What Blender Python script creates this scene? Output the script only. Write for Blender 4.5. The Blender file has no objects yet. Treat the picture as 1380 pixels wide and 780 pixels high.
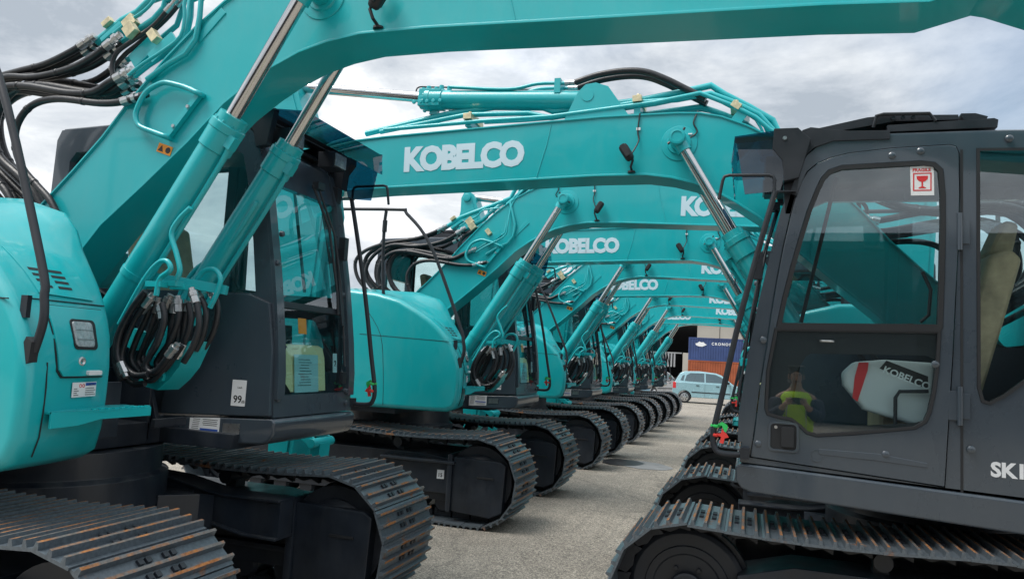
import bpy, bmesh, math, random
from mathutils import Vector, Matrix
from mathutils.geometry import tessellate_polygon
random.seed(7)
R = math.radians
scene = bpy.context.scene
col = scene.collection

# ------------------------------------------------------------------ camera
cam_d = bpy.data.cameras.new('camera')
cam = bpy.data.objects.new('camera', cam_d)
col.objects.link(cam)
cam_d.sensor_width = 36.0
cam_d.lens = 26.09
cam_d.clip_start = 0.02
cam_d.clip_end = 3000
def basis():
    f = 1000.0
    vp = Vector((1010-690, -(500-390), -f)).normalized()
    p2 = Vector((1010-690+1000, -(500-390)-55.0, -f))
    z = p2.cross(vp).normalized()
    if z.y < 0: z = -z
    x = vp.cross(z)
    m = Matrix((x, vp, z))          # rows: world axes expressed in camera space -> camera-to-world
    return m
m = basis().to_4x4()
m.translation = Vector((0, 0, 1.62))
cam.matrix_world = m
scene.camera = cam
scene.render.resolution_x = 1024
scene.render.resolution_y = 578

# ------------------------------------------------------------------ sky and sun
SUN_EL, SUN_AZ = 60, 232             # azimuth clockwise from +Y
w = bpy.data.worlds.new('World'); scene.world = w; w.use_nodes = True
nt = w.node_tree; N = nt.nodes; Lk = nt.links
for n in list(N): N.remove(n)
out = N.new('ShaderNodeOutputWorld'); bg = N.new('ShaderNodeBackground'); bg2 = N.new('ShaderNodeBackground')
sky = N.new('ShaderNodeTexSky'); sky.sky_type = 'NISHITA'; sky.sun_disc = False
sky.sun_elevation = R(SUN_EL); sky.sun_rotation = R(SUN_AZ); sky.air_density = 1.3; sky.dust_density = 2.0
bg.inputs[1].default_value = 0.12
Lk.new(sky.outputs[0], bg.inputs[0])
tc = N.new('ShaderNodeTexCoord')
mp = N.new('ShaderNodeMapping'); mp.inputs['Scale'].default_value = (1.0, 1.0, 2.3); mp.inputs['Location'].default_value = (0.35, 0.1, 0.2)
Lk.new(tc.outputs['Generated'], mp.inputs[0])
nz = N.new('ShaderNodeTexNoise'); nz.inputs['Scale'].default_value = 3.4; nz.inputs['Detail'].default_value = 9; nz.inputs['Roughness'].default_value = 0.61; nz.inputs['Distortion'].default_value = 0.25
Lk.new(mp.outputs[0], nz.inputs[0])
cr = N.new('ShaderNodeValToRGB')
e = cr.color_ramp.elements
e[0].position = 0.36; e[0].color = (0.34, 0.385, 0.44, 1)
e[1].position = 0.62; e[1].color = (0.86, 0.88, 0.91, 1)
k = e.new(0.44); k.color = (0.47, 0.51, 0.56, 1)
k = e.new(0.54); k.color = (0.64, 0.67, 0.70, 1)
Lk.new(nz.outputs['Fac'], cr.inputs[0])
sx = N.new('ShaderNodeSeparateXYZ'); Lk.new(tc.outputs['Generated'], sx.inputs[0])
mr = N.new('ShaderNodeMapRange'); mr.inputs[1].default_value = 0.45; mr.inputs[2].default_value = 1.0; mr.inputs[3].default_value = 1.0; mr.inputs[4].default_value = 1.5
Lk.new(sx.outputs[2], mr.inputs[0])
vm = N.new('ShaderNodeVectorMath'); vm.operation = 'SCALE'
Lk.new(cr.outputs[0], vm.inputs[0]); Lk.new(mr.outputs[0], vm.inputs['Scale'])
Lk.new(vm.outputs[0], bg2.inputs[0])
nz2 = N.new('ShaderNodeTexNoise'); nz2.inputs['Scale'].default_value = 1.7; nz2.inputs['Detail'].default_value = 5
mp2 = N.new('ShaderNodeMapping'); mp2.inputs['Location'].default_value = (3.1, 1.2, 0.6)
Lk.new(tc.outputs['Generated'], mp2.inputs[0]); Lk.new(mp2.outputs[0], nz2.inputs[0])
cr2 = N.new('ShaderNodeValToRGB'); cr2.color_ramp.elements[0].position = 0.30; cr2.color_ramp.elements[1].position = 0.46
cr2.color_ramp.elements[0].color = (0.45, 0.45, 0.45, 1)
Lk.new(nz2.outputs['Fac'], cr2.inputs[0])
mx = N.new('ShaderNodeMixShader')
Lk.new(cr2.outputs[0], mx.inputs[0]); Lk.new(bg.outputs[0], mx.inputs[1]); Lk.new(bg2.outputs[0], mx.inputs[2])
Lk.new(mx.outputs[0], out.inputs[0])

sd = bpy.data.lights.new('sun', 'SUN'); sd.energy = 2.7; sd.angle = R(32); sd.color = (1.0, 0.965, 0.91)
so = bpy.data.objects.new('sun', sd); col.objects.link(so)
az = R(SUN_AZ); el = R(SUN_EL)
d = Vector((math.sin(az)*math.cos(el), math.cos(az)*math.cos(el), math.sin(el)))
so.rotation_euler = d.to_track_quat('Z', 'Y').to_euler()
so.location = (0, -10, 30)

vs = scene.view_settings
vs.view_transform = 'Standard'; vs.look = 'None'; vs.exposure = 0.48; vs.gamma = 1.0
vs.use_curve_mapping = False

# ------------------------------------------------------------------ materials
def new_mat(name):
    m = bpy.data.materials.new(name); m.use_nodes = True
    return m, m.node_tree, m.node_tree.nodes['Principled BSDF']
def noise(nt, scale, detail=4, rough=0.5, coord='Object'):
    t = nt.nodes.new('ShaderNodeTexCoord'); n = nt.nodes.new('ShaderNodeTexNoise')
    n.inputs['Scale'].default_value = scale; n.inputs['Detail'].default_value = detail; n.inputs['Roughness'].default_value = rough
    nt.links.new(t.outputs[coord], n.inputs[0]); return n
def ramp(nt, src, p0, c0, p1, c1):
    r = nt.nodes.new('ShaderNodeValToRGB')
    r.color_ramp.elements[0].position = p0; r.color_ramp.elements[0].color = tuple(c0)+(1,)
    r.color_ramp.elements[1].position = p1; r.color_ramp.elements[1].color = tuple(c1)+(1,)
    nt.links.new(src, r.inputs[0]); return r
def rng(nt, src, a, b, p0=0.3, p1=0.7):
    r = nt.nodes.new('ShaderNodeMapRange')
    r.inputs[1].default_value = p0; r.inputs[2].default_value = p1; r.inputs[3].default_value = a; r.inputs[4].default_value = b
    nt.links.new(src, r.inputs[0]); return r
def paint(name, c, rough=0.35, coat=0.0, metal=0.0, var=0.12, scale=3.0, bump=0.0, bscale=60, spec=0.5):
    m, nt, p = new_mat(name)
    n = noise(nt, scale, 6, 0.6)
    c0 = [x*(1-var) for x in c]; c1 = [min(1, x*(1+var)) for x in c]
    r = ramp(nt, n.outputs['Fac'], 0.3, c0, 0.7, c1)
    nt.links.new(r.outputs[0], p.inputs['Base Color'])
    rr = rng(nt, n.outputs['Fac'], rough*0.85, rough*1.25)
    nt.links.new(rr.outputs[0], p.inputs['Roughness'])
    p.inputs['Metallic'].default_value = metal
    p.inputs['Coat Weight'].default_value = coat; p.inputs['Coat Roughness'].default_value = 0.08
    p.inputs['Specular IOR Level'].default_value = spec
    if bump:
        nb = noise(nt, bscale, 3); b = nt.nodes.new('ShaderNodeBump'); b.inputs['Strength'].default_value = bump; b.inputs['Distance'].default_value = 0.004
        nt.links.new(nb.outputs['Fac'], b.inputs['Height']); nt.links.new(b.outputs[0], p.inputs['Normal'])
    return m
M = {}
M['teal'] = paint('teal_paint', (0.003, 0.395, 0.43), 0.34, 0.4, var=0.05, scale=1.3, bump=0.03, bscale=9)
def dusty(m, amt=0.16):
    nt = m.node_tree; p = nt.nodes['Principled BSDF']
    src = p.inputs['Base Color'].links[0].from_socket
    t = nt.nodes.new('ShaderNodeTexCoord'); mp_ = nt.nodes.new('ShaderNodeMapping'); mp_.inputs['Scale'].default_value = (3.0, 3.0, 1.1)
    nt.links.new(t.outputs['Object'], mp_.inputs[0])
    n = nt.nodes.new('ShaderNodeTexNoise'); n.inputs['Scale'].default_value = 2.2; n.inputs['Detail'].default_value = 9; n.inputs['Roughness'].default_value = 0.7
    nt.links.new(mp_.outputs[0], n.inputs[0])
    g = nt.nodes.new('ShaderNodeNewGeometry'); s = nt.nodes.new('ShaderNodeSeparateXYZ'); nt.links.new(g.outputs['Normal'], s.inputs[0])
    up = rng(nt, s.outputs[2], 0.25, 1.0, 0.0, 0.9)
    f = rng(nt, n.outputs['Fac'], 0, amt, 0.45, 0.72)
    ml = nt.nodes.new('ShaderNodeMath'); ml.operation = 'MULTIPLY'; nt.links.new(f.outputs[0], ml.inputs[0]); nt.links.new(up.outputs[0], ml.inputs[1])
    mx_ = nt.nodes.new('ShaderNodeMix'); mx_.data_type = 'RGBA'; mx_.inputs['B'].default_value = (0.42, 0.42, 0.38, 1)
    nt.links.new(ml.outputs[0], mx_.inputs['Factor']); nt.links.new(src, mx_.inputs['A']); nt.links.new(mx_.outputs['Result'], p.inputs['Base Color'])
    rs = p.inputs['Roughness'].links[0].from_socket
    ad = nt.nodes.new('ShaderNodeMath'); ad.operation = 'MULTIPLY_ADD'; ad.inputs[1].default_value = 2.0; nt.links.new(ml.outputs[0], ad.inputs[0]); nt.links.new(rs, ad.inputs[2])
    nt.links.new(ad.outputs[0], p.inputs['Roughness'])
dusty(M['teal'])
M['black'] = paint('black_satin', (0.015, 0.019, 0.026), 0.45, var=0.25, scale=5, bump=0.05)
M['frame'] = paint('frame_paint', (0.010, 0.016, 0.026), 0.42, 0.15, var=0.3, scale=4, bump=0.05)
M['cab'] = paint('cab_grey', (0.048, 0.066, 0.086), 0.28, 0.7, metal=0.1, var=0.04, scale=2.2, bump=0.02, bscale=5)
dusty(M['cab'], 0.10); dusty(M['frame'], 0.12)
M['gasket'] = paint('rubber_gasket', (0.012, 0.014, 0.017), 0.55)
M['rubber'] = paint('hose_rubber', (0.014, 0.016, 0.020), 0.38, var=0.3, scale=30, bump=0.2, bscale=120)
M['chrome'] = paint('chrome', (0.60, 0.60, 0.60), 0.13, metal=1.0, var=0.06, scale=8)
M['zinc'] = paint('zinc_fitting', (0.50, 0.51, 0.52), 0.30, metal=0.9, var=0.15, scale=40)
M['yzinc'] = paint('yellow_zinc', (0.66, 0.58, 0.38), 0.35, metal=0.6, var=0.25, scale=25)
M['white'] = paint('white_decal', (0.74, 0.76, 0.78), 0.4, var=0.04)
M['decal'] = paint('pale_lettering', (0.56, 0.72, 0.80), 0.4, var=0.03)
M['orange'] = paint('orange_sticker', (0.80, 0.27, 0.015), 0.45, var=0.05)
M['red'] = paint('red_print', (0.62, 0.03, 0.035), 0.5, var=0.05)
M['blue'] = paint('blue_print', (0.02, 0.08, 0.38), 0.5, var=0.05)
M['ink'] = paint('black_ink', (0.02, 0.02, 0.02), 0.6, var=0.05)
M['paper'] = paint('paper', (0.42, 0.60, 0.62), 0.7, var=0.05)
M['ypaper'] = paint('yellow_paper', (0.88, 0.68, 0.38), 0.7, var=0.06)
M['seat'] = paint('seat_wrap', (0.46, 0.34, 0.22), 0.5, var=0.3, scale=9, bump=0.3, bscale=18)
M['greyplastic'] = paint('grey_plastic', (0.56, 0.58, 0.60), 0.35, var=0.06)
M['green_ribbon'] = paint('green_ribbon', (0.03, 0.55, 0.12), 0.6)
M['red_ribbon'] = paint('red_ribbon', (0.75, 0.05, 0.04), 0.6)
M['lens'] = paint('lamp_lens', (0.28, 0.33, 0.35), 0.12, 0.6, var=0.3, scale=60)

def steel_mat(name, base, rust_lo, rust_hi, rough=0.42):
    m, nt, p = new_mat(name)
    n = noise(nt, 7.0, 8, 0.65); n2 = noise(nt, 60, 4, 0.6)
    base2 = ramp(nt, n2.outputs['Fac'], 0.3, [x*0.75 for x in base], 0.7, [x*1.25 for x in base])
    rust = ramp(nt, n2.outputs['Fac'], 0.3, (0.16, 0.055, 0.015), 0.75, (0.42, 0.19, 0.06))
    f = rng(nt, n.outputs['Fac'], 0, 1, rust_lo, rust_hi)
    mxn = nt.nodes.new('ShaderNodeMix'); mxn.data_type = 'RGBA'
    nt.links.new(f.outputs[0], mxn.inputs['Factor'])
    nt.links.new(base2.outputs[0], mxn.inputs['A']); nt.links.new(rust.outputs[0], mxn.inputs['B'])
    nt.links.new(mxn.outputs['Result'], p.inputs['Base Color'])
    r2 = rng(nt, f.outputs[0], rough, 0.8, 0, 1); nt.links.new(r2.outputs[0], p.inputs['Roughness'])
    p.inputs['Metallic'].default_value = 0.25
    b = nt.nodes.new('ShaderNodeBump'); b.inputs['Strength'].default_value = 0.12; b.inputs['Distance'].default_value = 0.003
    nt.links.new(n2.outputs['Fac'], b.inputs['Height']); nt.links.new(b.outputs[0], p.inputs['Normal'])
    return m
M['shoe'] = steel_mat('track_shoe_steel', (0.10, 0.122, 0.142), 0.60, 0.72, 0.34)
M['shoe_top'] = steel_mat('grouser_edge_rust', (0.12, 0.115, 0.11), 0.45, 0.58, 0.5)

def glass_mat(name, tint, refl=0.16, alpha_mix=0.0):
    m = bpy.data.materials.new(name); m.use_nodes = True; nt = m.node_tree
    for n in list(nt.nodes): nt.nodes.remove(n)
    o = nt.nodes.new('ShaderNodeOutputMaterial')
    t = nt.nodes.new('ShaderNodeBsdfTransparent'); t.inputs[0].default_value = tuple(tint)+(1,)
    g = nt.nodes.new('ShaderNodeBsdfGlossy'); g.inputs['Roughness'].default_value = 0.012; g.inputs[0].default_value = (0.92, 0.97, 1, 1)
    fr = nt.nodes.new('ShaderNodeFresnel'); fr.inputs[0].default_value = 1.5
    ad = nt.nodes.new('ShaderNodeMath'); ad.operation = 'MULTIPLY_ADD'; ad.inputs[1].default_value = 1.0; ad.inputs[2].default_value = refl-0.04; ad.use_clamp = True
    nt.links.new(fr.outputs[0], ad.inputs[0])
    mx = nt.nodes.new('ShaderNodeMixShader')
    ge = nt.nodes.new('ShaderNodeNewGeometry'); iv = nt.nodes.new('ShaderNodeMath'); iv.operation = 'SUBTRACT'; iv.inputs[0].default_value = 1.0
    nt.links.new(ge.outputs['Backfacing'], iv.inputs[1]); ml = nt.nodes.new('ShaderNodeMath'); ml.operation = 'MULTIPLY'
    nt.links.new(ad.outputs[0], ml.inputs[0]); nt.links.new(iv.outputs[0], ml.inputs[1])
    nt.links.new(ml.outputs[0], mx.inputs[0]); nt.links.new(t.outputs[0], mx.inputs[1]); nt.links.new(g.outputs[0], mx.inputs[2])
    nt.links.new(mx.outputs[0], o.inputs[0])
    return m
M['glass'] = glass_mat('tinted_glass', (0.90, 0.97, 0.97), 0.15)
M['screen'] = glass_mat('screen_glass', (0.78, 0.93, 0.94), 0.13)
M['visor'] = glass_mat('smoked_visor', (0.22, 0.38, 0.48), 0.10)
M['carglass'] = glass_mat('car_glass', (0.25, 0.34, 0.36), 0.16)

# ------------------------------------------------------------------ mesh builder
def catmull(P, n=6, closed=False):
    P = [Vector(p) for p in P]; out = []
    L = len(P)
    for i in range(L if closed else L-1):
        if closed: a, b, c, d = P[(i-1) % L], P[i], P[(i+1) % L], P[(i+2) % L]
        else: a, b, c, d = P[max(i-1, 0)], P[i], P[i+1], P[min(i+2, L-1)]
        for k in range(n):
            t = k/n
            out.append(0.5*((2*b)+(c-a)*t+(2*a-5*b+4*c-d)*t*t+(3*b-a-3*c+d)*t**3))
    if not closed: out.append(P[-1])
    return out
class MB:
    def __init__(s): s.v = []; s.f = []; s.m = []
    def add(s, verts, faces, mat=0):
        o = len(s.v); s.v += [tuple(x) for x in verts]
        s.f += [tuple(i+o for i in f) for f in faces]; s.m += [mat]*len(faces); return s
    def box(s, c, size, rot=None, mat=0, taper=1.0):
        hx, hy, hz = size[0]/2, size[1]/2, size[2]/2
        vs = [Vector((x*(taper if z > 0 else 1), y*(taper if z > 0 else 1), z)) for x in (-hx, hx) for y in (-hy, hy) for z in (-hz, hz)]
        if rot is not None: vs = [rot @ q for q in vs]
        c = Vector(c); vs = [q+c for q in vs]
        return s.add(vs, [(0,1,3,2), (4,6,7,5), (0,4,5,1), (2,3,7,6), (0,2,6,4), (1,5,7,3)], mat)
    def beam(s, p0, p1, wy, h, mat=0):
        p0 = Vector(p0); p1 = Vector(p1); d = p1-p0
        q = d.to_track_quat('X', 'Z').to_matrix()
        return s.box((p0+p1)/2, (d.length, wy, h), q, mat)
    def prism(s, pts, y0, y1, mat=0, holes=()):
        loops = [list(pts)]+[list(h) for h in holes]
        flat = [p for l in loops for p in l]; n = len(flat)
        verts = [(p[0], y0, p[1]) for p in flat]+[(p[0], y1, p[1]) for p in flat]
        faces = []
        if holes:
            for t in tessellate_polygon([[Vector((p[0], p[1], 0)) for p in l] for l in loops]):
                faces.append(tuple(t)); faces.append(tuple(i+n for i in reversed(t)))
        else:
            faces.append(tuple(range(n))); faces.append(tuple(reversed(range(n, 2*n))))
        o = 0
        for l in loops:
            k = len(l)
            for i in range(k):
                a, b = o+i, o+(i+1) % k
                faces.append((a, b, b+n, a+n))
            o += k
        return s.add(verts, faces, mat)
    def slab(s, pts, z0, z1, mat=0):      # outline in x,y
        n = len(pts)
        verts = [(p[0], p[1], z0) for p in pts]+[(p[0], p[1], z1) for p in pts]
        faces = [tuple(range(n)), tuple(reversed(range(n, 2*n)))]+[(i, (i+1) % n, (i+1) % n+n, i+n) for i in range(n)]
        return s.add(verts, faces, mat)
    def strip(s, pts, y0, y1, th, mat=0):  # thin sheet following (x,z) points
        P = [Vector((p[0], 0, p[1])) for p in pts]; nrm = []
        for i in range(len(P)):
            d = (P[min(i+1, len(P)-1)]-P[max(i-1, 0)]).normalized(); nrm.append(Vector((-d.z, 0, d.x)))
        a = [p+n_*th/2 for p, n_ in zip(P, nrm)]; b = [p-n_*th/2 for p, n_ in zip(P, nrm)]
        loop = a+list(reversed(b))
        k = len(P)
        verts = [(q.x, y0, q.z) for q in loop]+[(q.x, y1, q.z) for q in loop]; n = 2*k
        faces = [(i, i+1, i+1+n, i+n) for i in range(n-1)]+[(n-1, 0, n, 2*n-1)]
        for i in range(k-1):
            faces.append((i, n-1-i, n-2-i, i+1)); faces.append((i+n, i+1+n, 2*n-2-i, 2*n-1-i))
        return s.add(verts, faces, mat)
    def tube(s, pts, r, segs=10, mat=0, smooth=0, cap=True):
        P = catmull(pts, smooth) if smooth else [Vector(p) for p in pts]
        rr = list(r) if isinstance(r, (list, tuple)) else [r]*len(P)
        if len(rr) != len(P):
            k0 = len(rr)-1; rr = [rr[int(i*k0/(len(P)-1))]*(1-(i*k0/(len(P)-1)) % 1)+rr[min(k0, int(i*k0/(len(P)-1))+1)]*((i*k0/(len(P)-1)) % 1) for i in range(len(P))]
        n = len(P); up = None; verts = []
        for i in range(n):
            d = (P[min(i+1, n-1)]-P[max(i-1, 0)])
            if d.length < 1e-9: d = Vector((0, 0, 1))
            d.normalize()
            if up is None:
                up = d.orthogonal().normalized()
            else:
                up = (up-d*up.dot(d)); up = up.normalized() if up.length > 1e-6 else d.orthogonal().normalized()
            sd_ = d.cross(up)
            for k in range(segs):
                a = 2*math.pi*k/segs
                verts.append(P[i]+(up*math.cos(a)+sd_*math.sin(a))*rr[i])
        faces = []
        for i in range(n-1):
            for k in range(segs):
                faces.append((i*segs+k, i*segs+(k+1) % segs, (i+1)*segs+(k+1) % segs, (i+1)*segs+k))
        if cap:
            faces.append(tuple(reversed(range(segs)))); faces.append(tuple((n-1)*segs+k for k in range(segs)))
        return s.add(verts, faces, mat)
    def cyl(s, p0, p1, r, segs=20, mat=0, r1=None):
        return s.tube([p0, p1], [r, r if r1 is None else r1], segs, mat)
    def lathe(s, p0, axis, prof, segs=24, mat=0):   # prof: (dist along axis, radius)
        axis = Vector(axis).normalized(); p0 = Vector(p0)
        u = axis.orthogonal().normalized(); v_ = axis.cross(u); verts = []
        for t, r in prof:
            for k in range(segs):
                a = 2*math.pi*k/segs
                verts.append(p0+axis*t+(u*math.cos(a)+v_*math.sin(a))*max(r, 1e-4))
        n = len(prof)
        faces = [(i*segs+k, i*segs+(k+1) % segs, (i+1)*segs+(k+1) % segs, (i+1)*segs+k) for i in range(n-1) for k in range(segs)]
        faces.append(tuple(reversed(range(segs)))); faces.append(tuple((n-1)*segs+k for k in range(segs)))
        return s.add(verts, faces, mat)
    def text(s, txt, mtx, size, mat=0, depth=0.0015, bold=0.0, space=1.0, align='LEFT'):
        cu = bpy.data.curves.new('t', 'FONT'); cu.body = txt; cu.size = size; cu.extrude = depth; cu.offset = bold
        cu.resolution_u = 3; cu.space_character = space; cu.align_x = align
        ob = bpy.data.objects.new('t', cu)
        me = bpy.data.meshes.new_from_object(ob)
        s.add([mtx @ v_.co for v_ in me.vertices], [tuple(p.vertices) for p in me.polygons], mat)
        bpy.data.objects.remove(ob); bpy.data.meshes.remove(me); bpy.data.curves.remove(cu); return s
    def build(s, name, mats, parent=None, bevel=0.0, seg=2, angle=35, wn=True):
        if not isinstance(mats, (list, tuple)): mats = [mats]
        me = bpy.data.meshes.new(name)
        me.from_pydata(s.v, [], s.f)
        for m_ in mats: me.materials.append(M[m_] if isinstance(m_, str) else m_)
        me.polygons.foreach_set('material_index', s.m)
        bm = bmesh.new(); bm.from_mesh(me)
        bmesh.ops.recalc_face_normals(bm, faces=bm.faces)
        if bevel:
            es = [e_ for e_ in bm.edges if len(e_.link_faces) == 2 and e_.calc_face_angle(0) > R(38)]
            bmesh.ops.bevel(bm, geom=es, offset=bevel, segments=seg, profile=0.6, affect='EDGES', clamp_overlap=True)
        bm.to_mesh(me); bm.free()
        me.polygons.foreach_set('use_smooth', [True]*len(me.polygons))
        me.set_sharp_from_angle(angle=R(angle))
        o = bpy.data.objects.new(name, me); col.objects.link(o)
        if parent: o.parent = parent
        if bevel and wn:
            md = o.modifiers.new('wn', 'WEIGHTED_NORMAL'); md.keep_sharp = True
        return o
def build_each(mb, name, mats, parent=None, **k_):
    par = list(range(len(mb.v)))
    def find(a):
        while par[a] != a: par[a] = par[par[a]]; a = par[a]
        return a
    for f in mb.f:
        for i in f[1:]: par[find(i)] = find(f[0])
    comp = {}
    for f, m_ in zip(mb.f, mb.m): comp.setdefault(find(f[0]), []).append((f, m_))
    outl = []
    for fs in comp.values():
        ids = sorted({i for f, _ in fs for i in f}); mp_ = {a: b for b, a in enumerate(ids)}
        q = MB(); q.v = [mb.v[i] for i in ids]; q.f = [tuple(mp_[i] for i in f) for f, _ in fs]; q.m = [m_ for _, m_ in fs]
        outl.append(q.build(name, mats, parent, **k_))
    return outl
def tag(o, label=None, cat=None, group=None, kind=None):
    for k_, v_ in (('label', label), ('category', cat), ('group', group), ('kind', kind)):
        if v_: o[k_] = v_
    return o
def empty(name, loc=(0, 0, 0), rz=0):
    o = bpy.data.objects.new(name, None); col.objects.link(o); o.location = loc; o.rotation_euler = (0, 0, rz)
    o.empty_display_size = 0.2; return o
def face_mtx(x, y, z, side, tilt=0.0):
    """text frame on a vertical face: side -1 looks to -Y (reads +X), +1 looks to +Y (reads -X), 'f' looks to +X (reads +Y)"""
    if side == 'f': rot = Matrix(((0, 0, 1), (1, 0, 0), (0, 1, 0)))
    elif side == -1: rot = Matrix(((1, 0, 0), (0, 0, -1), (0, 1, 0)))
    else: rot = Matrix(((-1, 0, 0), (0, 0, 1), (0, 1, 0)))
    if tilt: rot = rot @ Matrix.Rotation(tilt, 3, 'Z')
    mm = rot.to_4x4(); mm.translation = Vector((x, y, z)); return mm
def circ(cx, cz, r, n=24, a0=0, a1=360):
    return [(cx+r*math.cos(R(a0+(a1-a0)*i/n)), cz+r*math.sin(R(a0+(a1-a0)*i/n))) for i in range(n if a1-a0 >= 360 else n+1)]
def rrect(x0, z0, x1, z1, r, n=4):
    out = []
    for cx, cz, a in ((x1-r, z1-r, 0), (x0+r, z1-r, 90), (x0+r, z0+r, 180), (x1-r, z0+r, 270)):
        out += [(cx+r*math.cos(R(a+90*i/n)), cz+r*math.sin(R(a+90*i/n))) for i in range(n+1)]
    return out
def offs(pts, d):       # inset (positive d shrinks a counter-clockwise loop)
    n = len(pts); out = []
    area = sum(pts[i][0]*pts[(i+1) % n][1]-pts[(i+1) % n][0]*pts[i][1] for i in range(n))
    sg = 1 if area > 0 else -1
    for i in range(n):
        a = Vector(pts[i-1]); b = Vector(pts[i]); c = Vector(pts[(i+1) % n])
        d1 = (b-a).normalized(); d2 = (c-b).normalized()
        n1 = Vector((-d1.y, d1.x))*sg; n2 = Vector((-d2.y, d2.x))*sg
        bb = (n1+n2); L = bb.length
        bb = bb/L if L > 1e-6 else n1
        k_ = d/max(0.4, bb.dot(n1)); out.append((b.x+bb.x*k_, b.y+bb.y*k_))
    return out

HOSES = [[[-0.003,0.0,3.439],[-0.088,0.0,3.39],[-0.289,0.0,3.32],[-0.501,0.0,3.288],[-0.693,0.0,3.253],[-0.933,0.0,3.162],[-1.04,0.0,3.031],[-0.982,0.0,2.835],[-0.799,0.0,2.657],[-0.579,0.0,2.521],[-0.446,0.0,2.446]],[[0.257,-0.05,3.396],[0.156,-0.05,3.322],[-0.015,-0.05,3.253],[-0.287,-0.05,3.217],[-0.529,-0.05,3.233],[-0.714,-0.05,3.159],[-0.84,-0.05,3.004],[-0.834,-0.05,2.815],[-0.684,-0.05,2.66],[-0.465,-0.05,2.507],[-0.306,-0.05,2.397]],[[0.187,0.05,3.325],[0.102,0.05,3.285],[-0.048,0.05,3.212],[-0.257,0.05,3.197],[-0.554,0.05,3.234],[-0.769,0.05,3.17],[-0.896,0.05,3.002],[-0.89,0.05,2.808],[-0.715,0.05,2.668],[-0.521,0.05,2.532],[-0.377,0.05,2.382]],[[0.424,-0.1,3.159],[0.343,-0.1,3.12],[0.242,-0.1,3.071],[0.065,-0.1,3.076],[-0.288,-0.1,3.142],[-0.5,-0.1,3.133],[-0.628,-0.1,3.024],[-0.649,-0.1,2.848],[-0.576,-0.1,2.698],[-0.415,-0.1,2.585],[-0.257,-0.1,2.474],[-0.144,-0.1,2.331]],[[0.4,-0.03,3.143],[0.297,-0.03,3.1],[0.103,-0.03,3.063],[-0.177,-0.03,3.106],[-0.443,-0.03,3.145],[-0.631,-0.03,3.095],[-0.713,-0.03,2.986],[-0.673,-0.03,2.815],[-0.563,-0.03,2.662],[-0.401,-0.03,2.547],[-0.28,-0.03,2.455],[-0.194,-0.03,2.346]],[[0.605,-0.17,3.01],[0.454,-0.17,2.976],[0.263,-0.17,2.974],[-0.072,-0.17,3.019],[-0.273,-0.17,2.986],[-0.371,-0.17,2.869],[-0.36,-0.17,2.725],[-0.283,-0.17,2.599],[-0.152,-0.17,2.491],[-0.038,-0.17,2.402],[0.03,-0.17,2.316]],[[0.251,0.03,3.158],[0.143,0.03,3.131],[-0.092,0.03,3.179],[-0.334,0.03,3.222],[-0.6,0.03,3.211],[-0.789,0.03,3.135],[-0.865,0.03,2.975],[-0.865,0.03,2.82],[-0.767,0.03,2.684],[-0.599,0.03,2.566],[-0.474,0.03,2.471],[-0.397,0.03,2.36]],[[0.636,-0.09,3.575],[0.524,-0.09,3.462],[0.385,-0.09,3.386],[0.264,-0.09,3.315],[0.238,-0.09,3.22],[0.278,-0.09,3.128]],[[0.667,-0.04,3.631],[0.555,-0.04,3.518],[0.378,-0.04,3.39],[0.278,-0.04,3.326],[0.201,-0.04,3.242],[0.2,-0.04,3.161]]]
HANDLE = [[0.776,2.75],[0.587,2.816],[0.547,2.885],[0.586,2.983],[0.717,3.067],[0.88,3.032],[0.982,2.985]]
PIPE_LOW = [[[-0.003,0.0,3.439],[0.06,0.0,3.48],[0.185,0.0,3.561],[0.301,0.0,3.605],[0.391,0.0,3.679]],[[0.257,-0.05,3.396],[0.358,-0.05,3.459],[0.479,-0.05,3.52],[0.546,-0.05,3.585],[0.55,-0.05,3.638]],[[0.187,0.05,3.325],[0.314,0.05,3.38],[0.438,0.05,3.443],[0.557,0.05,3.523],[0.588,0.05,3.629],[0.603,0.05,3.682]],[[0.445,-0.12,3.15],[0.542,-0.12,3.212],[0.678,-0.12,3.28],[0.791,-0.12,3.356],[0.807,-0.12,3.475],[0.805,-0.12,3.578]],[[0.584,-0.16,3.099],[0.726,-0.16,3.183],[0.84,-0.16,3.233],[0.901,-0.16,3.313],[0.915,-0.16,3.446],[0.913,-0.16,3.547]]]
PIPE_HI = [[[0.992,3.584],[1.041,3.69],[1.212,3.803],[1.387,3.906],[1.489,3.984],[1.742,3.94],[2.029,3.897],[2.716,3.842],[2.893,3.914],[3.189,3.91],[3.616,3.873],[4.418,3.729]],[[1.027,3.586],[1.138,3.721],[1.311,3.822],[1.487,3.903],[1.74,3.872],[2.055,3.862],[2.742,3.777],[2.918,3.823],[3.458,3.836],[4.25,3.722]],[[1.063,3.587],[1.161,3.683],[1.334,3.783],[1.562,3.889],[1.895,3.835],[2.712,3.765],[3.3,3.755],[4.183,3.719]],[[1.087,3.583],[1.234,3.699],[1.383,3.773],[1.561,3.849],[1.894,3.818],[2.711,3.742],[3.605,3.709]]]
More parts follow.
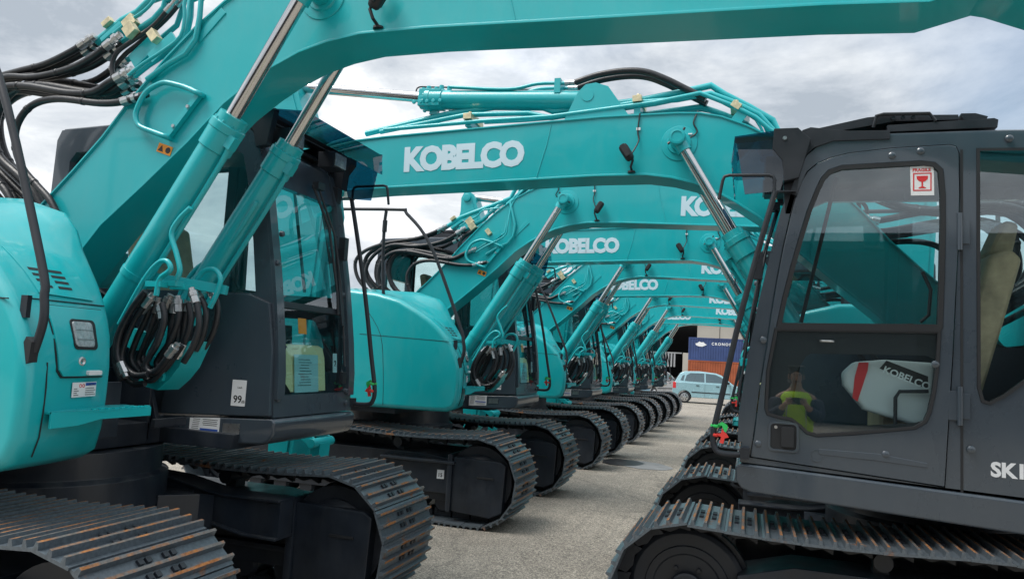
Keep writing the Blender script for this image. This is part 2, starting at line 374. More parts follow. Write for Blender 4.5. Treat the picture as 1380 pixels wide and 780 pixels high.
VHOSES = [[[0.916,-0.3,1.818],[0.882,-0.3,1.716],[0.833,-0.3,1.601],[0.814,-0.3,1.499],[0.902,-0.3,1.429],[0.993,-0.3,1.447]],[[0.901,-0.25,1.81],[0.882,-0.25,1.707],[0.835,-0.25,1.577],[0.814,-0.25,1.487],[0.917,-0.25,1.43],[1.016,-0.25,1.51]],[[1.027,-0.35,1.805],[1.052,-0.35,1.719],[1.022,-0.35,1.595],[0.959,-0.35,1.482],[1.024,-0.35,1.449],[1.13,-0.35,1.576]],[[0.965,-0.2,1.816],[0.96,-0.2,1.726],[0.958,-0.2,1.61],[0.923,-0.2,1.506],[0.898,-0.2,1.454]],[[0.983,-0.15,1.821],[0.962,-0.15,1.729],[0.96,-0.15,1.612],[0.926,-0.15,1.494],[0.87,-0.15,1.427]],[[1.055,-0.15,1.888],[1.117,-0.15,1.825],[1.141,-0.15,1.748],[1.129,-0.15,1.645],[1.092,-0.15,1.567]],[[1.086,-0.23,1.817],[1.111,-0.23,1.729],[1.092,-0.23,1.628],[1.055,-0.23,1.55]],[[0.966,-0.37,1.826],[0.886,-0.37,1.724],[0.832,-0.37,1.598],[0.821,-0.37,1.498],[0.908,-0.37,1.43],[0.999,-0.37,1.435]],[[0.96,-0.4,1.86],[0.88,-0.4,1.759],[0.819,-0.4,1.633],[0.818,-0.4,1.522],[0.875,-0.4,1.44]],[[1.172,-0.3,1.863],[1.21,-0.3,1.79],[1.229,-0.3,1.692],[1.203,-0.3,1.593],[1.153,-0.3,1.505]]]
VPIPES = [[[1.132,-0.33,2.309],[1.063,-0.33,2.246],[1.025,-0.33,2.17],[1.068,-0.33,2.069],[1.101,-0.33,1.982],[1.084,-0.33,1.932]],[[1.003,-0.37,1.839],[1.015,-0.37,1.926],[1.077,-0.37,1.977],[1.049,-0.37,2.02],[0.99,-0.37,2.006],[0.909,-0.37,1.911],[0.782,-0.37,1.683]],[[0.633,0.2,1.87],[0.659,0.2,1.943],[0.751,0.2,2.06],[0.945,0.2,2.178],[1.157,0.17,2.45]],[[1.014,-0.15,1.835],[1.036,-0.15,1.913],[1.09,-0.15,1.993],[1.167,-0.15,2.007],[1.211,-0.15,1.956],[1.196,-0.15,1.878],[1.159,-0.15,1.8]]]
VALVE = [[0.837,1.438],[0.904,1.545],[0.948,1.579],[1.117,1.619],[1.055,1.476],[1.0,1.409],[0.928,1.347],[0.78,1.369]]

# ------------------------------------------------------------------ ground
def gz(x, y):
    t = min(1, max(0, (x+1.9)/1.5)); u = min(1, max(0, (y-9.5)/8))
    return min(-0.08*t*t*(3-2*t), 0)-(0.10-0.05*t)*u*u*(3-2*u)
def grid_ground():
    xs = [-700, -300, -120, -60, -30, -12, -6, -4, -1.9, -1.6, -1.3, -1.0, -0.7, -0.4, 2, 6, 12, 30, 60, 120, 300, 700]
    ys = [-300, -100, -40, -15, -5, 0, 5, 9.5, 10.5, 11.5, 12.5, 13.5, 14.5, 15.5, 16.5, 17.5, 20, 40, 80, 160, 400, 1500]
    v = [(x, y, gz(x, y)) for y in ys for x in xs]; n = len(xs)
    f = [(j*n+i, j*n+i+1, (j+1)*n+i+1, (j+1)*n+i) for j in range(len(ys)-1) for i in range(n-1)]
    return v, f
m, nt, p = new_mat('asphalt')
big = noise(nt, 0.35, 6, 0.6); mid = noise(nt, 5, 6, 0.65); fine = noise(nt, 90, 3, 0.6)
vo = nt.nodes.new('ShaderNodeTexVoronoi'); vo.inputs['Scale'].default_value = 75
tcg = nt.nodes.new('ShaderNodeTexCoord'); nt.links.new(tcg.outputs['Object'], vo.inputs[0])
rf = ramp(nt, fine.outputs['Fac'], 0.36, (0.13, 0.120, 0.107), 0.62, (0.455, 0.42, 0.365))
rv = ramp(nt, vo.outputs['Color'], 0.15, (0.60, 0.60, 0.60), 0.85, (1.28, 1.26, 1.22))
mm_ = nt.nodes.new('ShaderNodeMix'); mm_.data_type = 'RGBA'; mm_.blend_type = 'MULTIPLY'; mm_.inputs['Factor'].default_value = 1
nt.links.new(rf.outputs[0], mm_.inputs['A']); nt.links.new(rv.outputs[0], mm_.inputs['B'])
rb = ramp(nt, big.outputs['Fac'], 0.3, (0.80, 0.79, 0.78), 0.7, (1.12, 1.12, 1.10))
m2 = nt.nodes.new('ShaderNodeMix'); m2.data_type = 'RGBA'; m2.blend_type = 'MULTIPLY'; m2.inputs['Factor'].default_value = 1
nt.links.new(mm_.outputs['Result'], m2.inputs['A']); nt.links.new(rb.outputs[0], m2.inputs['B'])
rm = ramp(nt, mid.outputs['Fac'], 0.3, (0.84, 0.84, 0.84), 0.7, (1.1, 1.1, 1.1))
m3 = nt.nodes.new('ShaderNodeMix'); m3.data_type = 'RGBA'; m3.blend_type = 'MULTIPLY'; m3.inputs['Factor'].default_value = 1
nt.links.new(m2.outputs['Result'], m3.inputs['A']); nt.links.new(rm.outputs[0], m3.inputs['B'])
nt.links.new(m3.outputs['Result'], p.inputs['Base Color'])
st = noise(nt, 0.9, 8, 0.7); stm = rng(nt, st.outputs['Fac'], 0.0, 0.55, 0.60, 0.70)
st2 = noise(nt, 2.7, 5, 0.6); stm2 = rng(nt, st2.outputs['Fac'], 0.0, 0.35, 0.66, 0.72)
mps = nt.nodes.new('ShaderNodeMapping'); mps.inputs['Scale'].default_value = (9.0, 0.25, 1); mps.inputs['Rotation'].default_value = (0, 0, R(4)); nt.links.new(tcg.outputs['Object'], mps.inputs[0])
tm_ = nt.nodes.new('ShaderNodeTexNoise'); tm_.inputs['Scale'].default_value = 1.3; tm_.inputs['Detail'].default_value = 5; nt.links.new(mps.outputs[0], tm_.inputs[0])
stm3 = rng(nt, tm_.outputs['Fac'], 0.0, 0.22, 0.55, 0.68)
mxa = nt.nodes.new('ShaderNodeMath'); mxa.operation = 'MAXIMUM'; nt.links.new(stm.outputs[0], mxa.inputs[0]); nt.links.new(stm2.outputs[0], mxa.inputs[1])
mxb = nt.nodes.new('ShaderNodeMath'); mxb.operation = 'MAXIMUM'; nt.links.new(mxa.outputs[0], mxb.inputs[0]); nt.links.new(stm3.outputs[0], mxb.inputs[1])
m4 = nt.nodes.new('ShaderNodeMix'); m4.data_type = 'RGBA'; m4.inputs['B'].default_value = (0.085, 0.082, 0.078, 1)
nt.links.new(mxb.outputs[0], m4.inputs['Factor']); nt.links.new(m3.outputs['Result'], m4.inputs['A']); nt.links.new(m4.outputs['Result'], p.inputs['Base Color'])
vc = nt.nodes.new('ShaderNodeTexVoronoi'); vc.feature = 'DISTANCE_TO_EDGE'; vc.inputs['Scale'].default_value = 0.32; vc.inputs['Randomness'].default_value = 1.0
nw = noise(nt, 1.6, 6, 0.7); av = nt.nodes.new('ShaderNodeVectorMath'); av.operation = 'MULTIPLY_ADD'; av.inputs[1].default_value = (.9, .9, 0)
nt.links.new(nw.outputs['Color'], av.inputs[0]); nt.links.new(tcg.outputs['Object'], av.inputs[2]); nt.links.new(av.outputs[0], vc.inputs[0])
ck = rng(nt, vc.outputs['Distance'], 0.55, 0.0, 0.0, 0.006)
m5 = nt.nodes.new('ShaderNodeMix'); m5.data_type = 'RGBA'; m5.inputs['B'].default_value = (0.07, 0.068, 0.063, 1)
nt.links.new(ck.outputs[0], m5.inputs['Factor']); nt.links.new(m4.outputs['Result'], m5.inputs['A']); nt.links.new(m5.outputs['Result'], p.inputs['Base Color'])
p.inputs['Roughness'].default_value = 0.85
b = nt.nodes.new('ShaderNodeBump'); b.inputs['Strength'].default_value = 0.5; b.inputs['Distance'].default_value = 0.006
nt.links.new(vo.outputs['Distance'], b.inputs['Height']); nt.links.new(b.outputs[0], p.inputs['Normal'])
M['asphalt'] = m
g = MB(); v_, f_ = grid_ground(); g.add(v_, f_)
tag(g.build('ground', 'asphalt'), kind='structure')
M['patch'] = paint('concrete_patch', (0.20, 0.21, 0.215), 0.8, var=0.25, scale=6)
M['shadow_tone'] = paint('painted_shadow', (0.030, 0.032, 0.035), 0.35, var=0.2, scale=4)  # dark tone for the shadow painted on the ground

# ------------------------------------------------------------------ excavator parts
# machine frame: x forward, y left, z up, origin on the ground under the swing centre
BOOM_BOT = [(-0.28, 1.55), (0.0, 1.85), (0.34, 2.25), (0.62, 2.48), (0.9, 2.72), (1.12, 2.93), (1.28, 3.04), (1.42, 3.12), (1.58, 3.19), (1.75, 3.235), (1.94, 3.262), (2.32, 3.262), (3.1, 3.235), (4.2, 3.20), (4.6, 3.175), (4.95, 3.27), (5.12, 3.33)]
BOOM_TOP = [(5.28, 3.42), (5.30, 3.52), (5.2, 3.60), (4.7, 3.61), (4.15, 3.652), (2.3, 3.735), (1.72, 3.738), (1.55, 3.728), (1.4, 3.695), (1.22, 3.62), (1.065, 3.535), (0.88, 3.40), (0.70, 3.24), (0.45, 2.98), (0.28, 2.78), (0.08, 2.58), (-0.2, 2.32), (-0.5, 1.95), (-0.55, 1.7), (-0.42, 1.5)]

def track_path():
    pts = []; Rr = 0.405; cx = 1.475; cz = 0.43
    def bez(n): pass
    N_ = 60
    for i in range(N_): pts.append((-cx+2*cx*i/N_, 0.03))                                    # bottom, going +x
    for i in range(24): a = R(-90+180*i/24); pts.append((cx+Rr*math.cos(a), cz+Rr*math.sin(a)-(0 if i > 0 else -0.005)))
    for i in range(N_):
        t = i/N_; x = cx-2*cx*t
        sag = 0.028*math.sin(math.pi*min(1, 2*t if t < .5 else 2*(1-t)))*1.0
        pts.append((x, cz+Rr-sag))
    for i in range(24): a = R(90+180*i/24); pts.append((-cx+Rr*math.cos(a), cz+Rr*math.sin(a)))
    return [Vector(q) for q in pts]
def make_track_belt():
    P = track_path(); n = len(P); L = [0]
    for i in range(n): L.append(L[-1]+(P[(i+1) % n]-P[i]).length)
    tot = L[-1]; cnt = 43; pitch = tot/cnt
    def at(s_):
        s_ %= tot
        lo = 0
        for i in range(n):
            if L[i] <= s_ <= L[i+1]:
                t = (s_-L[i])/(L[i+1]-L[i]); return P[i].lerp(P[(i+1) % n], t)
        return P[0]
    mb = MB(); W = 0.35
    prof = [(-.100, -.004), (-.100, .008), (-.082, .009), (-.076, .036), (-.063, .036), (-.057, .009), (-.013, .009), (-.007, .034), (.007, .034), (.013, .009), (.056, .009), (.062, .036), (.075, .036), (.081, .009), (.095, .004), (.095, -.006)]
    tops = {3, 7, 11}
    for k_ in range(cnt):
        a = at(k_*pitch-pitch*.48); b_ = at(k_*pitch+pitch*.48); c = (a+b_)/2
        mid_ = at(k_*pitch); c = c*0.35+mid_*0.65 if abs(c.x) > 1.4 else c
        t = (b_-a).normalized(); nn = Vector((t.y, -t.x))      # outward for counter-clockwise loop
        jt = random.uniform(-.004, .004)
        def P3(u, h, y): q = c+t*u+nn*h; return (q.x, y+jt, q.y)
        q = len(prof)
        vs_ = [P3(u, h, -W) for u, h in prof]+[P3(u, h, W) for u, h in prof]
        fs = []; ms = []
        for i in range(q):
            f = (i, (i+1) % q, (i+1) % q+q, i+q)
            mb.add([], [], 0)
            fs.append(f); ms.append(1 if i in tops else 0)
        o = len(mb.v); mb.v += vs_
        for f, mm2 in zip(fs, ms): mb.f.append(tuple(i+o for i in f)); mb.m.append(mm2)
        mb.f.append(tuple(o+i for i in reversed(range(q)))); mb.m.append(0)
        mb.f.append(tuple(o+q+i for i in range(q))); mb.m.append(0)
        for u in (-.036, .035):                                      # shoe bolts
            for y in (-.085, -.045, .045, .085):
                hs = [(u-.012, .006), (u+.012, .006), (u+.012, .021), (u-.012, .021)]
                vv = [P3(x_, h_, y-.013) for x_, h_ in hs]+[P3(x_, h_, y+.013) for x_, h_ in hs]
                mb.add(vv, [(0, 1, 2, 3), (7, 6, 5, 4), (0, 4, 5, 1), (1, 5, 6, 2), (2, 6, 7, 3), (3, 7, 4, 0)], 2)
        for y in (-.085, .085):                                      # chain links and pins
            hs = [(-.09, -.006), (.09, -.006), (.085, -.055), (.03, -.075), (-.03, -.06), (-.085, -.085)]
            vv = [P3(x_, h_, y-.018) for x_, h_ in hs]+[P3(x_, h_, y+.018) for x_, h_ in hs]
            mb.add(vv, [(0, 1, 2, 3, 4, 5), (11, 10, 9, 8, 7, 6)]+[(i, i+6, (i+1) % 6+6, (i+1) % 6) for i in range(6)], 2)
        pa = P3(-.07, -.052, -.11); pb = P3(-.07, -.052, .11)
        mb.tube([pa, pb], .018, 6, 2)
    return mb
belt_mb = make_track_belt()

def track_unit(root, y):
    o = belt_mb.build('track_belt', ['shoe', 'shoe_top', 'black'], root, angle=25)
    o.location = (0, y, 0)
    def sub(name, mb, mat, **k_): q = mb.build(name, mat, o, **k_); return q
    f = MB()
    f.prism([(-1.2, .20), (1.2, .20), (1.2, .60), (.9, .64), (-.9, .64), (-1.2, .56)], -.17, .17)
    f.prism([(-1.15, .30), (1.15, .30), (1.15, .34), (-1.15, .34)], -.21, .21)
    so_ = 1 if y > 0 else -1
    f.prism([(.45, .28), (1.22, .28), (1.22, .60), (.45, .56)], 0, so_*.24)
    f.box((0.85, so_*.15, .585), (.8, .30, .03))
    sub('track_frame', f, 'frame', bevel=.012)
    g_ = MB()                                                         # motor guard at the sprocket end
    g_.prism([(1.22, .13), (1.62, .10), (1.74, .16), (1.76, .60), (1.70, .635), (1.22, .645)], -.27, .27)
    g_.prism([(1.17, .12), (1.225, .12), (1.225, .67), (1.17, .67)], -.29, .29)
    q = sub('motor_guard', g_, 'frame', bevel=.018)
    s_ = MB()
    for sgn in (-1, 1): s_.box((1.56, sgn*.272, .47), (.17, .012, .018))
    build_each(s_, 'guard_slot', 'gasket', o, bevel=.004)
    s_ = MB(); s_.box((1.09, -.243, .46), (.075, .004, .085)); s_.build('number_sticker', 'white', o)
    s_ = MB(); s_.text('15', face_mtx(1.062, -.2465, .437, -1), .05, 0, .0006, .001); s_.build('sticker_print', 'ink', o)
    for nm, cx in (('sprocket', 1.475), ('idler', -1.475)):
        d_ = MB()
        if nm == 'sprocket':
            d_.prism(circ(cx, .43, .345, 40), -.06, .06); d_.lathe((cx, -.25, .43), (0, 1, 0), [(0, .20), (.04, .25), (.46, .25), (.5, .20)], 28)
            d_.prism(circ(cx, .43, .33, 40), -.20, .20)
        else:
            d_.lathe((cx, -.10, .43), (0, 1, 0), [(0, .27), (.0, .31), (.02, .335), (.07, .335), (.07, .36), (.13, .36), (.13, .335), (.18, .335), (.2, .31), (.2, .27)], 40)
            d_.lathe((cx, -.16, .43), (0, 1, 0), [(0, .08), (.01, .10), (.31, .10), (.32, .08)], 20)
            d_.box((-1.2, 0, .43), (.5, .34, .10))
            for s_ in (-1, 1):
                d_.lathe((cx, s_*.10, .43), (0, s_, 0), [(0, .245), (.012, .24), (.012, .20), (.002, .19)], 36)
                for k_ in range(6): d_.cyl((cx+.13*math.cos(k_*math.pi/3), s_*.10, .43+.13*math.sin(k_*math.pi/3)), (cx+.13*math.cos(k_*math.pi/3), s_*.122, .43+.13*math.sin(k_*math.pi/3)), .014, 6)
                d_.prism([(-1.42, .47), (-1.0, .50), (-1.0, .36), (-1.42, .39)], s_*.19, s_*.165)
        sub(nm, d_, 'black', bevel=.004)
    r_ = MB()
    for i in range(8):
        x = -1.08+i*.31
        r_.lathe((x, -.15, .175), (0, 1, 0), [(0, .075), (.03, .095), (.09, .08), (.21, .08), (.27, .095), (.30, .075)], 14)
    build_each(r_, 'track_roller', 'black', o)
    for x in (-.45, .55):
        r_ = MB(); r_.lathe((x, -.12, .715), (0, 1, 0), [(0, .05), (.24, .05)], 12); r_.box((x, 0, .66), (.08, .1, .1)); sub('carrier_roller', r_, 'black')
    return o

def make_undercarriage(root):
    track_unit(root, -0.995); track_unit(root, 0.995)
    c = MB()
    c.lathe((0, 0, .62), (0, 0, 1), [(0, .62), (.02, .64), (.20, .64), (.22, .60), (.36, .60)], 40)
    c.box((0, 0, .56), (1.15, 1.15, .22))
    for sx_ in (-1, 1):
        for sy_ in (-1, 1):
            # curved tapering arm from the centre to the track frame
            prof = [(.15, .36), (.35, .33), (.55, .30), (.82, .26)]; top = [(.15, .70), (.35, .69), (.5, .64), (.65, .57), (.82, .52)]
            n0 = len(c.v)
            st = [(.20, .30, .34, .70, .32), (.40, .45, .33, .69, .30), (.55, .52, .31, .66, .22)]
            vs_ = []
            for yy, xx, z0, z1, hw in st:
                vs_ += [((xx-hw)*sx_, yy*sy_, z0), ((xx+hw)*sx_, yy*sy_, z0), ((xx+hw)*sx_, yy*sy_, z1), ((xx-hw)*sx_, yy*sy_, z1)]
            fs = [(0, 1, 2, 3), (8, 9, 10, 11)]
            for i in range(2):
                for k_ in range(4): fs.append((i*4+k_, i*4+(k_+1) % 4, (i+1)*4+(k_+1) % 4, (i+1)*4+k_))
            c.add(vs_, fs)
    for sy_ in (-1, 1):
        for sx_ in (-1, 1):
            up = [(.0, .735), (.25, .735), (.42, .725), (.56, .70), (.70, .675), (.85, .665), (1.22, .665)]; lo = [(1.22, .45), (.98, .455), (.80, .485), (.68, .505), (.58, .505), (.42, .485), (.25, .46), (.0, .40)]
            c.prism([(x*sx_, z) for x, z in up+lo], sy_*.56, sy_*.70)
            c.strip([(x*sx_, z+.006) for x, z in up], sy_*.53, sy_*.72, .016)
            c.strip([(x*sx_, z-.006) for x, z in reversed(lo)], sy_*.53, sy_*.72, .016)
    c.build('carbody', 'frame', root, bevel=.006)

def make_deck(root):
    b = MB()
    b.prism([(-1.2, .99), (.50, .99), (.50, 1.12), (-1.2, 1.12)], -1.12, .30); b.prism([(-1.2, .99), (1.02, .99), (1.04, 1.08), (-1.2, 1.10)], .30, 1.10)
    b.box((.15, -.28, 1.22), (.7, .025, .42)); b.box((.15, .20, 1.22), (.7, .025, .42)); b.box((.72, .12, 1.14), (.03, .25, .05))
    b.prism([(-.45, 1.10), (.55, 1.10), (.30, 1.75), (-.2, 2.0), (-.5, 1.9)], -.25, -.215)
    b.prism([(-.45, 1.10), (.55, 1.10), (.30, 1.75), (-.2, 2.0), (-.5, 1.9)], .215, .25)
    for x in (.62, .86): b.box((x, -.46, 1.25), (.025, .12, .28))
    b.build('upper_frame', 'frame', root, bevel=.008)

def rounded_hood(outline, y0, y1, r):
    """side outline swept across y with the outer (y0) edge rounded over by radius r"""
    mb = MB(); rings = []
    steps = 7
    for i in range(steps+1):
        a = R(90*i/steps); ins = r*(1-math.sin(a)); yy = y0+r*(1-math.cos(a))
        rings.append((yy, offs(outline, ins)))
    rings.append((y1, outline)); n = len(outline); verts = []
    for yy, lp in rings: verts += [(q[0], yy, q[1]) for q in lp]
    faces = [tuple(range(n))]
    for j in range(len(rings)-1):
        for i in range(n): faces.append((j*n+i, j*n+(i+1) % n, (j+1)*n+(i+1) % n, (j+1)*n+i))
    faces.append(tuple(reversed(range((len(rings)-1)*n, len(rings)*n))))
    return mb.add(verts, faces)

def loft(rings):
    n = len(rings[0][1]); mb = MB(); v = []
    for yy, lp in rings: v += [(q[0], yy, q[1]) for q in lp]
    f = [tuple(range(n))]+[(j*n+i, j*n+(i+1) % n, (j+1)*n+(i+1) % n, (j+1)*n+i) for j in range(len(rings)-1) for i in range(n)]
    f.append(tuple(reversed(range((len(rings)-1)*n, len(rings)*n))))
    return mb.add(v, f)
OUT = [(-.62, 1.05), (.2, 1.05), (.9, 1.055), (1.10, 1.06), (1.19, 1.10), (1.225, 1.20), (1.235, 1.34), (1.23, 1.48), (1.195, 1.60), (1.14, 1.70), (1.07, 1.79), (.98, 1.88), (.87, 1.965), (.72, 2.05), (.52, 2.15), (.25, 2.215), (-.1, 2.245), (-.62, 2.26)]
INN = [(-.62, 1.05), (.2, 1.05), (.9, 1.055), (1.02, 1.06), (1.085, 1.10), (1.11, 1.20), (1.12, 1.34), (1.12, 1.48), (1.105, 1.62), (1.08, 1.70), (1.045, 1.78), (1.00, 1.86), (.945, 1.94), (.89, 2.02), (.84, 2.12), (.76, 2.20), (.50, 2.27), (-.62, 2.31)]
def hood_x(z, t):        # front face x at height z, t from outer (0) to inner (1)
    def at(P):
        P = P[4:]
        for a, b in zip(P, P[1:]):
            if a[1] <= z <= b[1]: return a[0]+(b[0]-a[0])*(z-a[1])/(b[1]-a[1])
        return P[0][0]
    x0, x1 = at(OUT), at(INN); return x0+(x1-x0)*(t*t*.55+t*.45)
def hp(y, z, d=0.0):     # a point on the housing front, d proud
    t = (y+1.18)/.46; return (hood_x(z, min(1, max(0, t)))+d, y, z)
def patch(mb, yz, d0, d1, mat=0, nn=5):
    """a plate lying on the housing front; yz outline, between d0 and d1 proud"""
    P = []
    for i in range(len(yz)):
        a, b = yz[i], yz[(i+1) % len(yz)]
        for k_ in range(nn): P.append((a[0]+(b[0]-a[0])*k_/nn, a[1]+(b[1]-a[1])*k_/nn))
    cy = sum(q[0] for q in P)/len(P); cz = sum(q[1] for q in P)/len(P); n = len(P); v = []; f = []
    for s_ in (1.0, .66, .33): v += [hp(cy+(y-cy)*s_, cz+(z-cz)*s_, d1) for y, z in P]
    v.append(hp(cy, cz, d1)); v += [hp(y, z, d0) for y, z in P]
    for j in range(2): f += [(j*n+i, j*n+(i+1) % n, (j+1)*n+(i+1) % n, (j+1)*n+i) for i in range(n)]
    f += [(2*n+i, 2*n+(i+1) % n, 3*n) for i in range(n)]
    f += [(i, (i+1) % n, 3*n+1+(i+1) % n, 3*n+1+i) for i in range(n)]
    f.append(tuple(3*n+1+i for i in range(n)))
    return mb.add(v, f, mat)
def make_body(root):
    rings = []
    for k_ in range(7):
        a = R(90*k_/6); rings.append((-1.245+.05*(1-math.cos(a)), offs(OUT, .05*(1-math.sin(a)))))
    for k_ in range(1, 9):
        t = k_/8; rings.append((-1.195+.445*t, [(a[0]+(b[0]-a[0])*(t*t*.55+t*.45), a[1]+(b[1]-a[1])*t) for a, b in zip(OUT, INN)]))
    for k_ in range(1, 5):
        a = R(90*k_/4); rings.append((-.75+.04*math.sin(a), offs(INN, .04*(1-math.cos(a)))))
    h = loft(rings).build('side_housing', 'teal', root, angle=50)
    d_ = MB(); patch(d_, [(-1.085, 1.47), (-1.06, 1.442), (-.80, 1.44), (-.775, 1.47), (-.765, 1.60), (-.775, 1.735), (-1.09, 1.735)], -.02, .010)
    d_.build('tool_door', 'teal', h, bevel=.004, seg=2)
    q = MB(); patch(q, [(-1.093, 1.465), (-1.066, 1.435), (-.795, 1.433), (-.768, 1.465), (-.758, 1.60), (-.768, 1.738), (-1.096, 1.738)], -.02, .0015); q.build('door_gap', 'gasket', h)
    q = MB(); patch(q, [(-1.09, 1.785), (-.80, 1.775), (-.85, 1.96), (-.95, 1.985), (-1.11, 1.98)], -.02, .008); q.build('upper_panel', 'teal', h, bevel=.003)
    s_ = MB()
    s_.box((.55, -1.2455, 1.70), (1.05, .004, .006)) if False else None
    s_.add([(1.10, -1.247, 1.745), (.10, -1.247, 1.78), (.10, -1.247, 1.785), (1.10, -1.247, 1.750), (1.10, -1.240, 1.745), (.10, -1.240, 1.78), (.10, -1.240, 1.785), (1.10, -1.240, 1.750)], [(0, 1, 2, 3), (7, 6, 5, 4), (0, 4, 5, 1), (1, 5, 6, 2), (2, 6, 7, 3), (3, 7, 4, 0)])
    s_.tube([(.42, -1.2445, 1.08), (.40, -1.2445, 1.4), (.34, -1.2445, 1.78), (.15, -1.244, 2.05)], .003, 5, smooth=4)
    s_.tube([hp(-1.14, z, .001) for z in (1.12, 1.2, 1.3, 1.4, 1.5)], .003, 5)
    s_.tube([hp(y, 1.757, .0005) for y in (-1.15, -1.05, -.95, -.85, -.78, -.74)], .003, 5)
    s_.build('panel_seam', 'gasket', h)
    v = MB()
    for r_ in range(4):
        for y0, y1 in ((-1.075, -1.015), (-.985, -.915)):
            z = 1.885-r_*.024
            patch(v, [(y0+r_*.003, z), (y1+r_*.003, z), (y1+r_*.003, z+.011), (y0+r_*.003, z+.011)], .0, .0095, nn=2)
    v.build('vent', 'gasket', h)
    fm = lambda y0, z0, y1, z1, r: [(a, b) for a, b in rrect(y0, z0, y1, z1, r, 3)]
    q = MB(); patch(q, fm(-.995, 1.555, -.845, 1.685, .02), -.0, .014, nn=1); q.build('headlight_frame', 'gasket', h)
    q = MB(); patch(q, fm(-.987, 1.567, -.870, 1.675, .015), .0, .020, nn=1); lp = q.build('headlight', 'lens', h, bevel=.003)
    q = MB()
    for z in (1.60, 1.64): q.tube([hp(-.98, z, .021), hp(-.93, z, .021), hp(-.875, z, .021)], .002, 5)
    q.tube([hp(-.95, 1.57, .021), hp(-.95, 1.672, .021)], .002, 5); q.tube([hp(-.91, 1.57, .021), hp(-.91, 1.672, .021)], .002, 5); q.build('headlight_grid', 'zinc', h)
    q = MB(); patch(q, fm(-.925, 1.445, -.83, 1.466, .008), .0, .028, nn=1); q.build('latch', 'white', h, bevel=.004)
    q = MB(); q.lathe(hp(-.955, 1.505, .008), (1, .1, 0), [(0, .020), (.006, .020), (.009, .014), (.003, .009)], 18); q.build('lock', 'zinc', h)
    q = MB(); patch(q, [(-.995, 1.352), (-.835, 1.352), (-.835, 1.415), (-.995, 1.415)], .0, .0025, nn=1); q.build('sticker', 'white', h)
    q = MB(); patch(q, [(-.91, 1.40), (-.838, 1.40), (-.838, 1.412), (-.91, 1.412)], .002, .0035, nn=1); q.build('sticker_band', 'blue', h)
    q = MB(); tm = face_mtx(hp(-.90, 1.40, .003)[0]-.003, -.895, 1.402, 'f'); q.text('DC24V', tm @ Matrix.Translation((0, 0, .006)), .010, 0, .0003)
    for i in range(4):
        for a, b in ((-.91, -.84), (-.985, -.955)): patch(q, [(a, 1.36+i*.009), (b-.01*(i % 2), 1.36+i*.009), (b-.01*(i % 2), 1.3625+i*.009), (a, 1.3625+i*.009)], .002, .0034, nn=1)
    q.build('sticker_print', 'ink', h)
    q = MB()
    for cy in (-.945, -.925):
        for k_ in range(12):
            a0 = k_*math.pi/6; a1 = a0+math.pi/6
            patch(q, [(cy+.008*math.cos(a0), 1.40+.008*math.sin(a0)), (cy+.008*math.cos(a1), 1.40+.008*math.sin(a1)), (cy+.0055*math.cos(a1), 1.40+.0055*math.sin(a1)), (cy+.0055*math.cos(a0), 1.40+.0055*math.sin(a0))], .002, .0036, nn=1)
    q.build('sticker_symbol', 'red', h)
    sp = MB()                                                        # step bracket across the front
    sp.slab([(1.15, -1.13), (1.26, -1.13), (1.275, -.90), (1.275, -.62), (1.12, -.62), (1.10, -.70)], 1.292, 1.302)
    sp.add([(1.262, -1.13, 1.235), (1.262, -1.0, 1.24), (1.277, -.90, 1.262), (1.277, -.62, 1.262), (1.277, -.62, 1.302), (1.277, -.90, 1.302), (1.262, -1.13, 1.302),
            (1.250, -1.13, 1.235), (1.250, -1.0, 1.24), (1.265, -.90, 1.262), (1.265, -.62, 1.262), (1.265, -.62, 1.302), (1.265, -.90, 1.302), (1.250, -1.13, 1.302)],
           [tuple(range(7)), tuple(reversed(range(7, 14)))]+[(i, (i+1) % 7, (i+1) % 7+7, i+7) for i in range(7)])
    for i in range(9): sp.box((1.265, -.93+i*.037, 1.305), (.02, .018, .008))
    sp.box((1.20, -.625, 1.282), (.15, .01, .04))
    sp.build('step', 'teal', root, bevel=.002)
    # rear hood, counterweight
    e_ = MB(); e_.prism([(-1.1, 1.06), (-.6, 1.06), (-.6, 2.25), (-1.05, 2.22)], -1.23, 1.0)
    e_.prism([(-.60, 1.30), (-.75, 1.30), (-.75, 2.0), (-.60, 2.0)], -1.24, -1.235)
    e_.build('engine_hood', 'teal', root, bevel=.05, seg=4)
    c = MB(); pts = [(-.95, -1.2)]+[(-.35-1.13*math.cos(R(a)), 1.22*math.sin(R(a))) for a in range(-75, 76, 10)]+[(-.95, 1.2)]
    c.slab(pts, 1.02, 1.95); c.build('counterweight', 'greyplastic', root, bevel=.05, seg=4)
    r_ = MB()
    r_.prism([(-.2, 2.2), (.12, 2.2), (.12, 2.26), (-.2, 2.27)], -1.0, -.5); 
    r_.build('hood_grille', 'frame', root, bevel=.01)
    # hand rail on the hood
    ra = MB(); yv = -1.16
    ra.tube([(-.72, yv, 3.11), (.38, yv, 3.095), (.50, yv, 3.05), (.80, yv-.01, 2.71), (1.17, yv-.02, 1.92), (1.225, yv-.03, 1.76), (1.24, yv-.035, 1.66), (1.215, yv-.04, 1.54)], .0175, 10, smooth=5)
    ra.tube([(.30, yv, 2.16), (.265, yv, 2.5), (.25, yv, 2.9), (.26, yv, 3.08)], .0175, 10, smooth=4)
    ra.tube([(-.72, yv, 3.11), (-.72, yv, 2.2)], .0175, 10)
    ra.tube([(.255, yv, 2.86), (.255, yv, 2.98)], .026, 10)
    ra.build('hand_rail', 'black', root, angle=50)
    q = MB(); q.prism([(1.18, 1.47), (1.225, 1.50), (1.23, 1.58), (1.20, 1.60), (1.17, 1.54)], -1.228, -1.19); q.build('rail_socket', 'gasket', h)
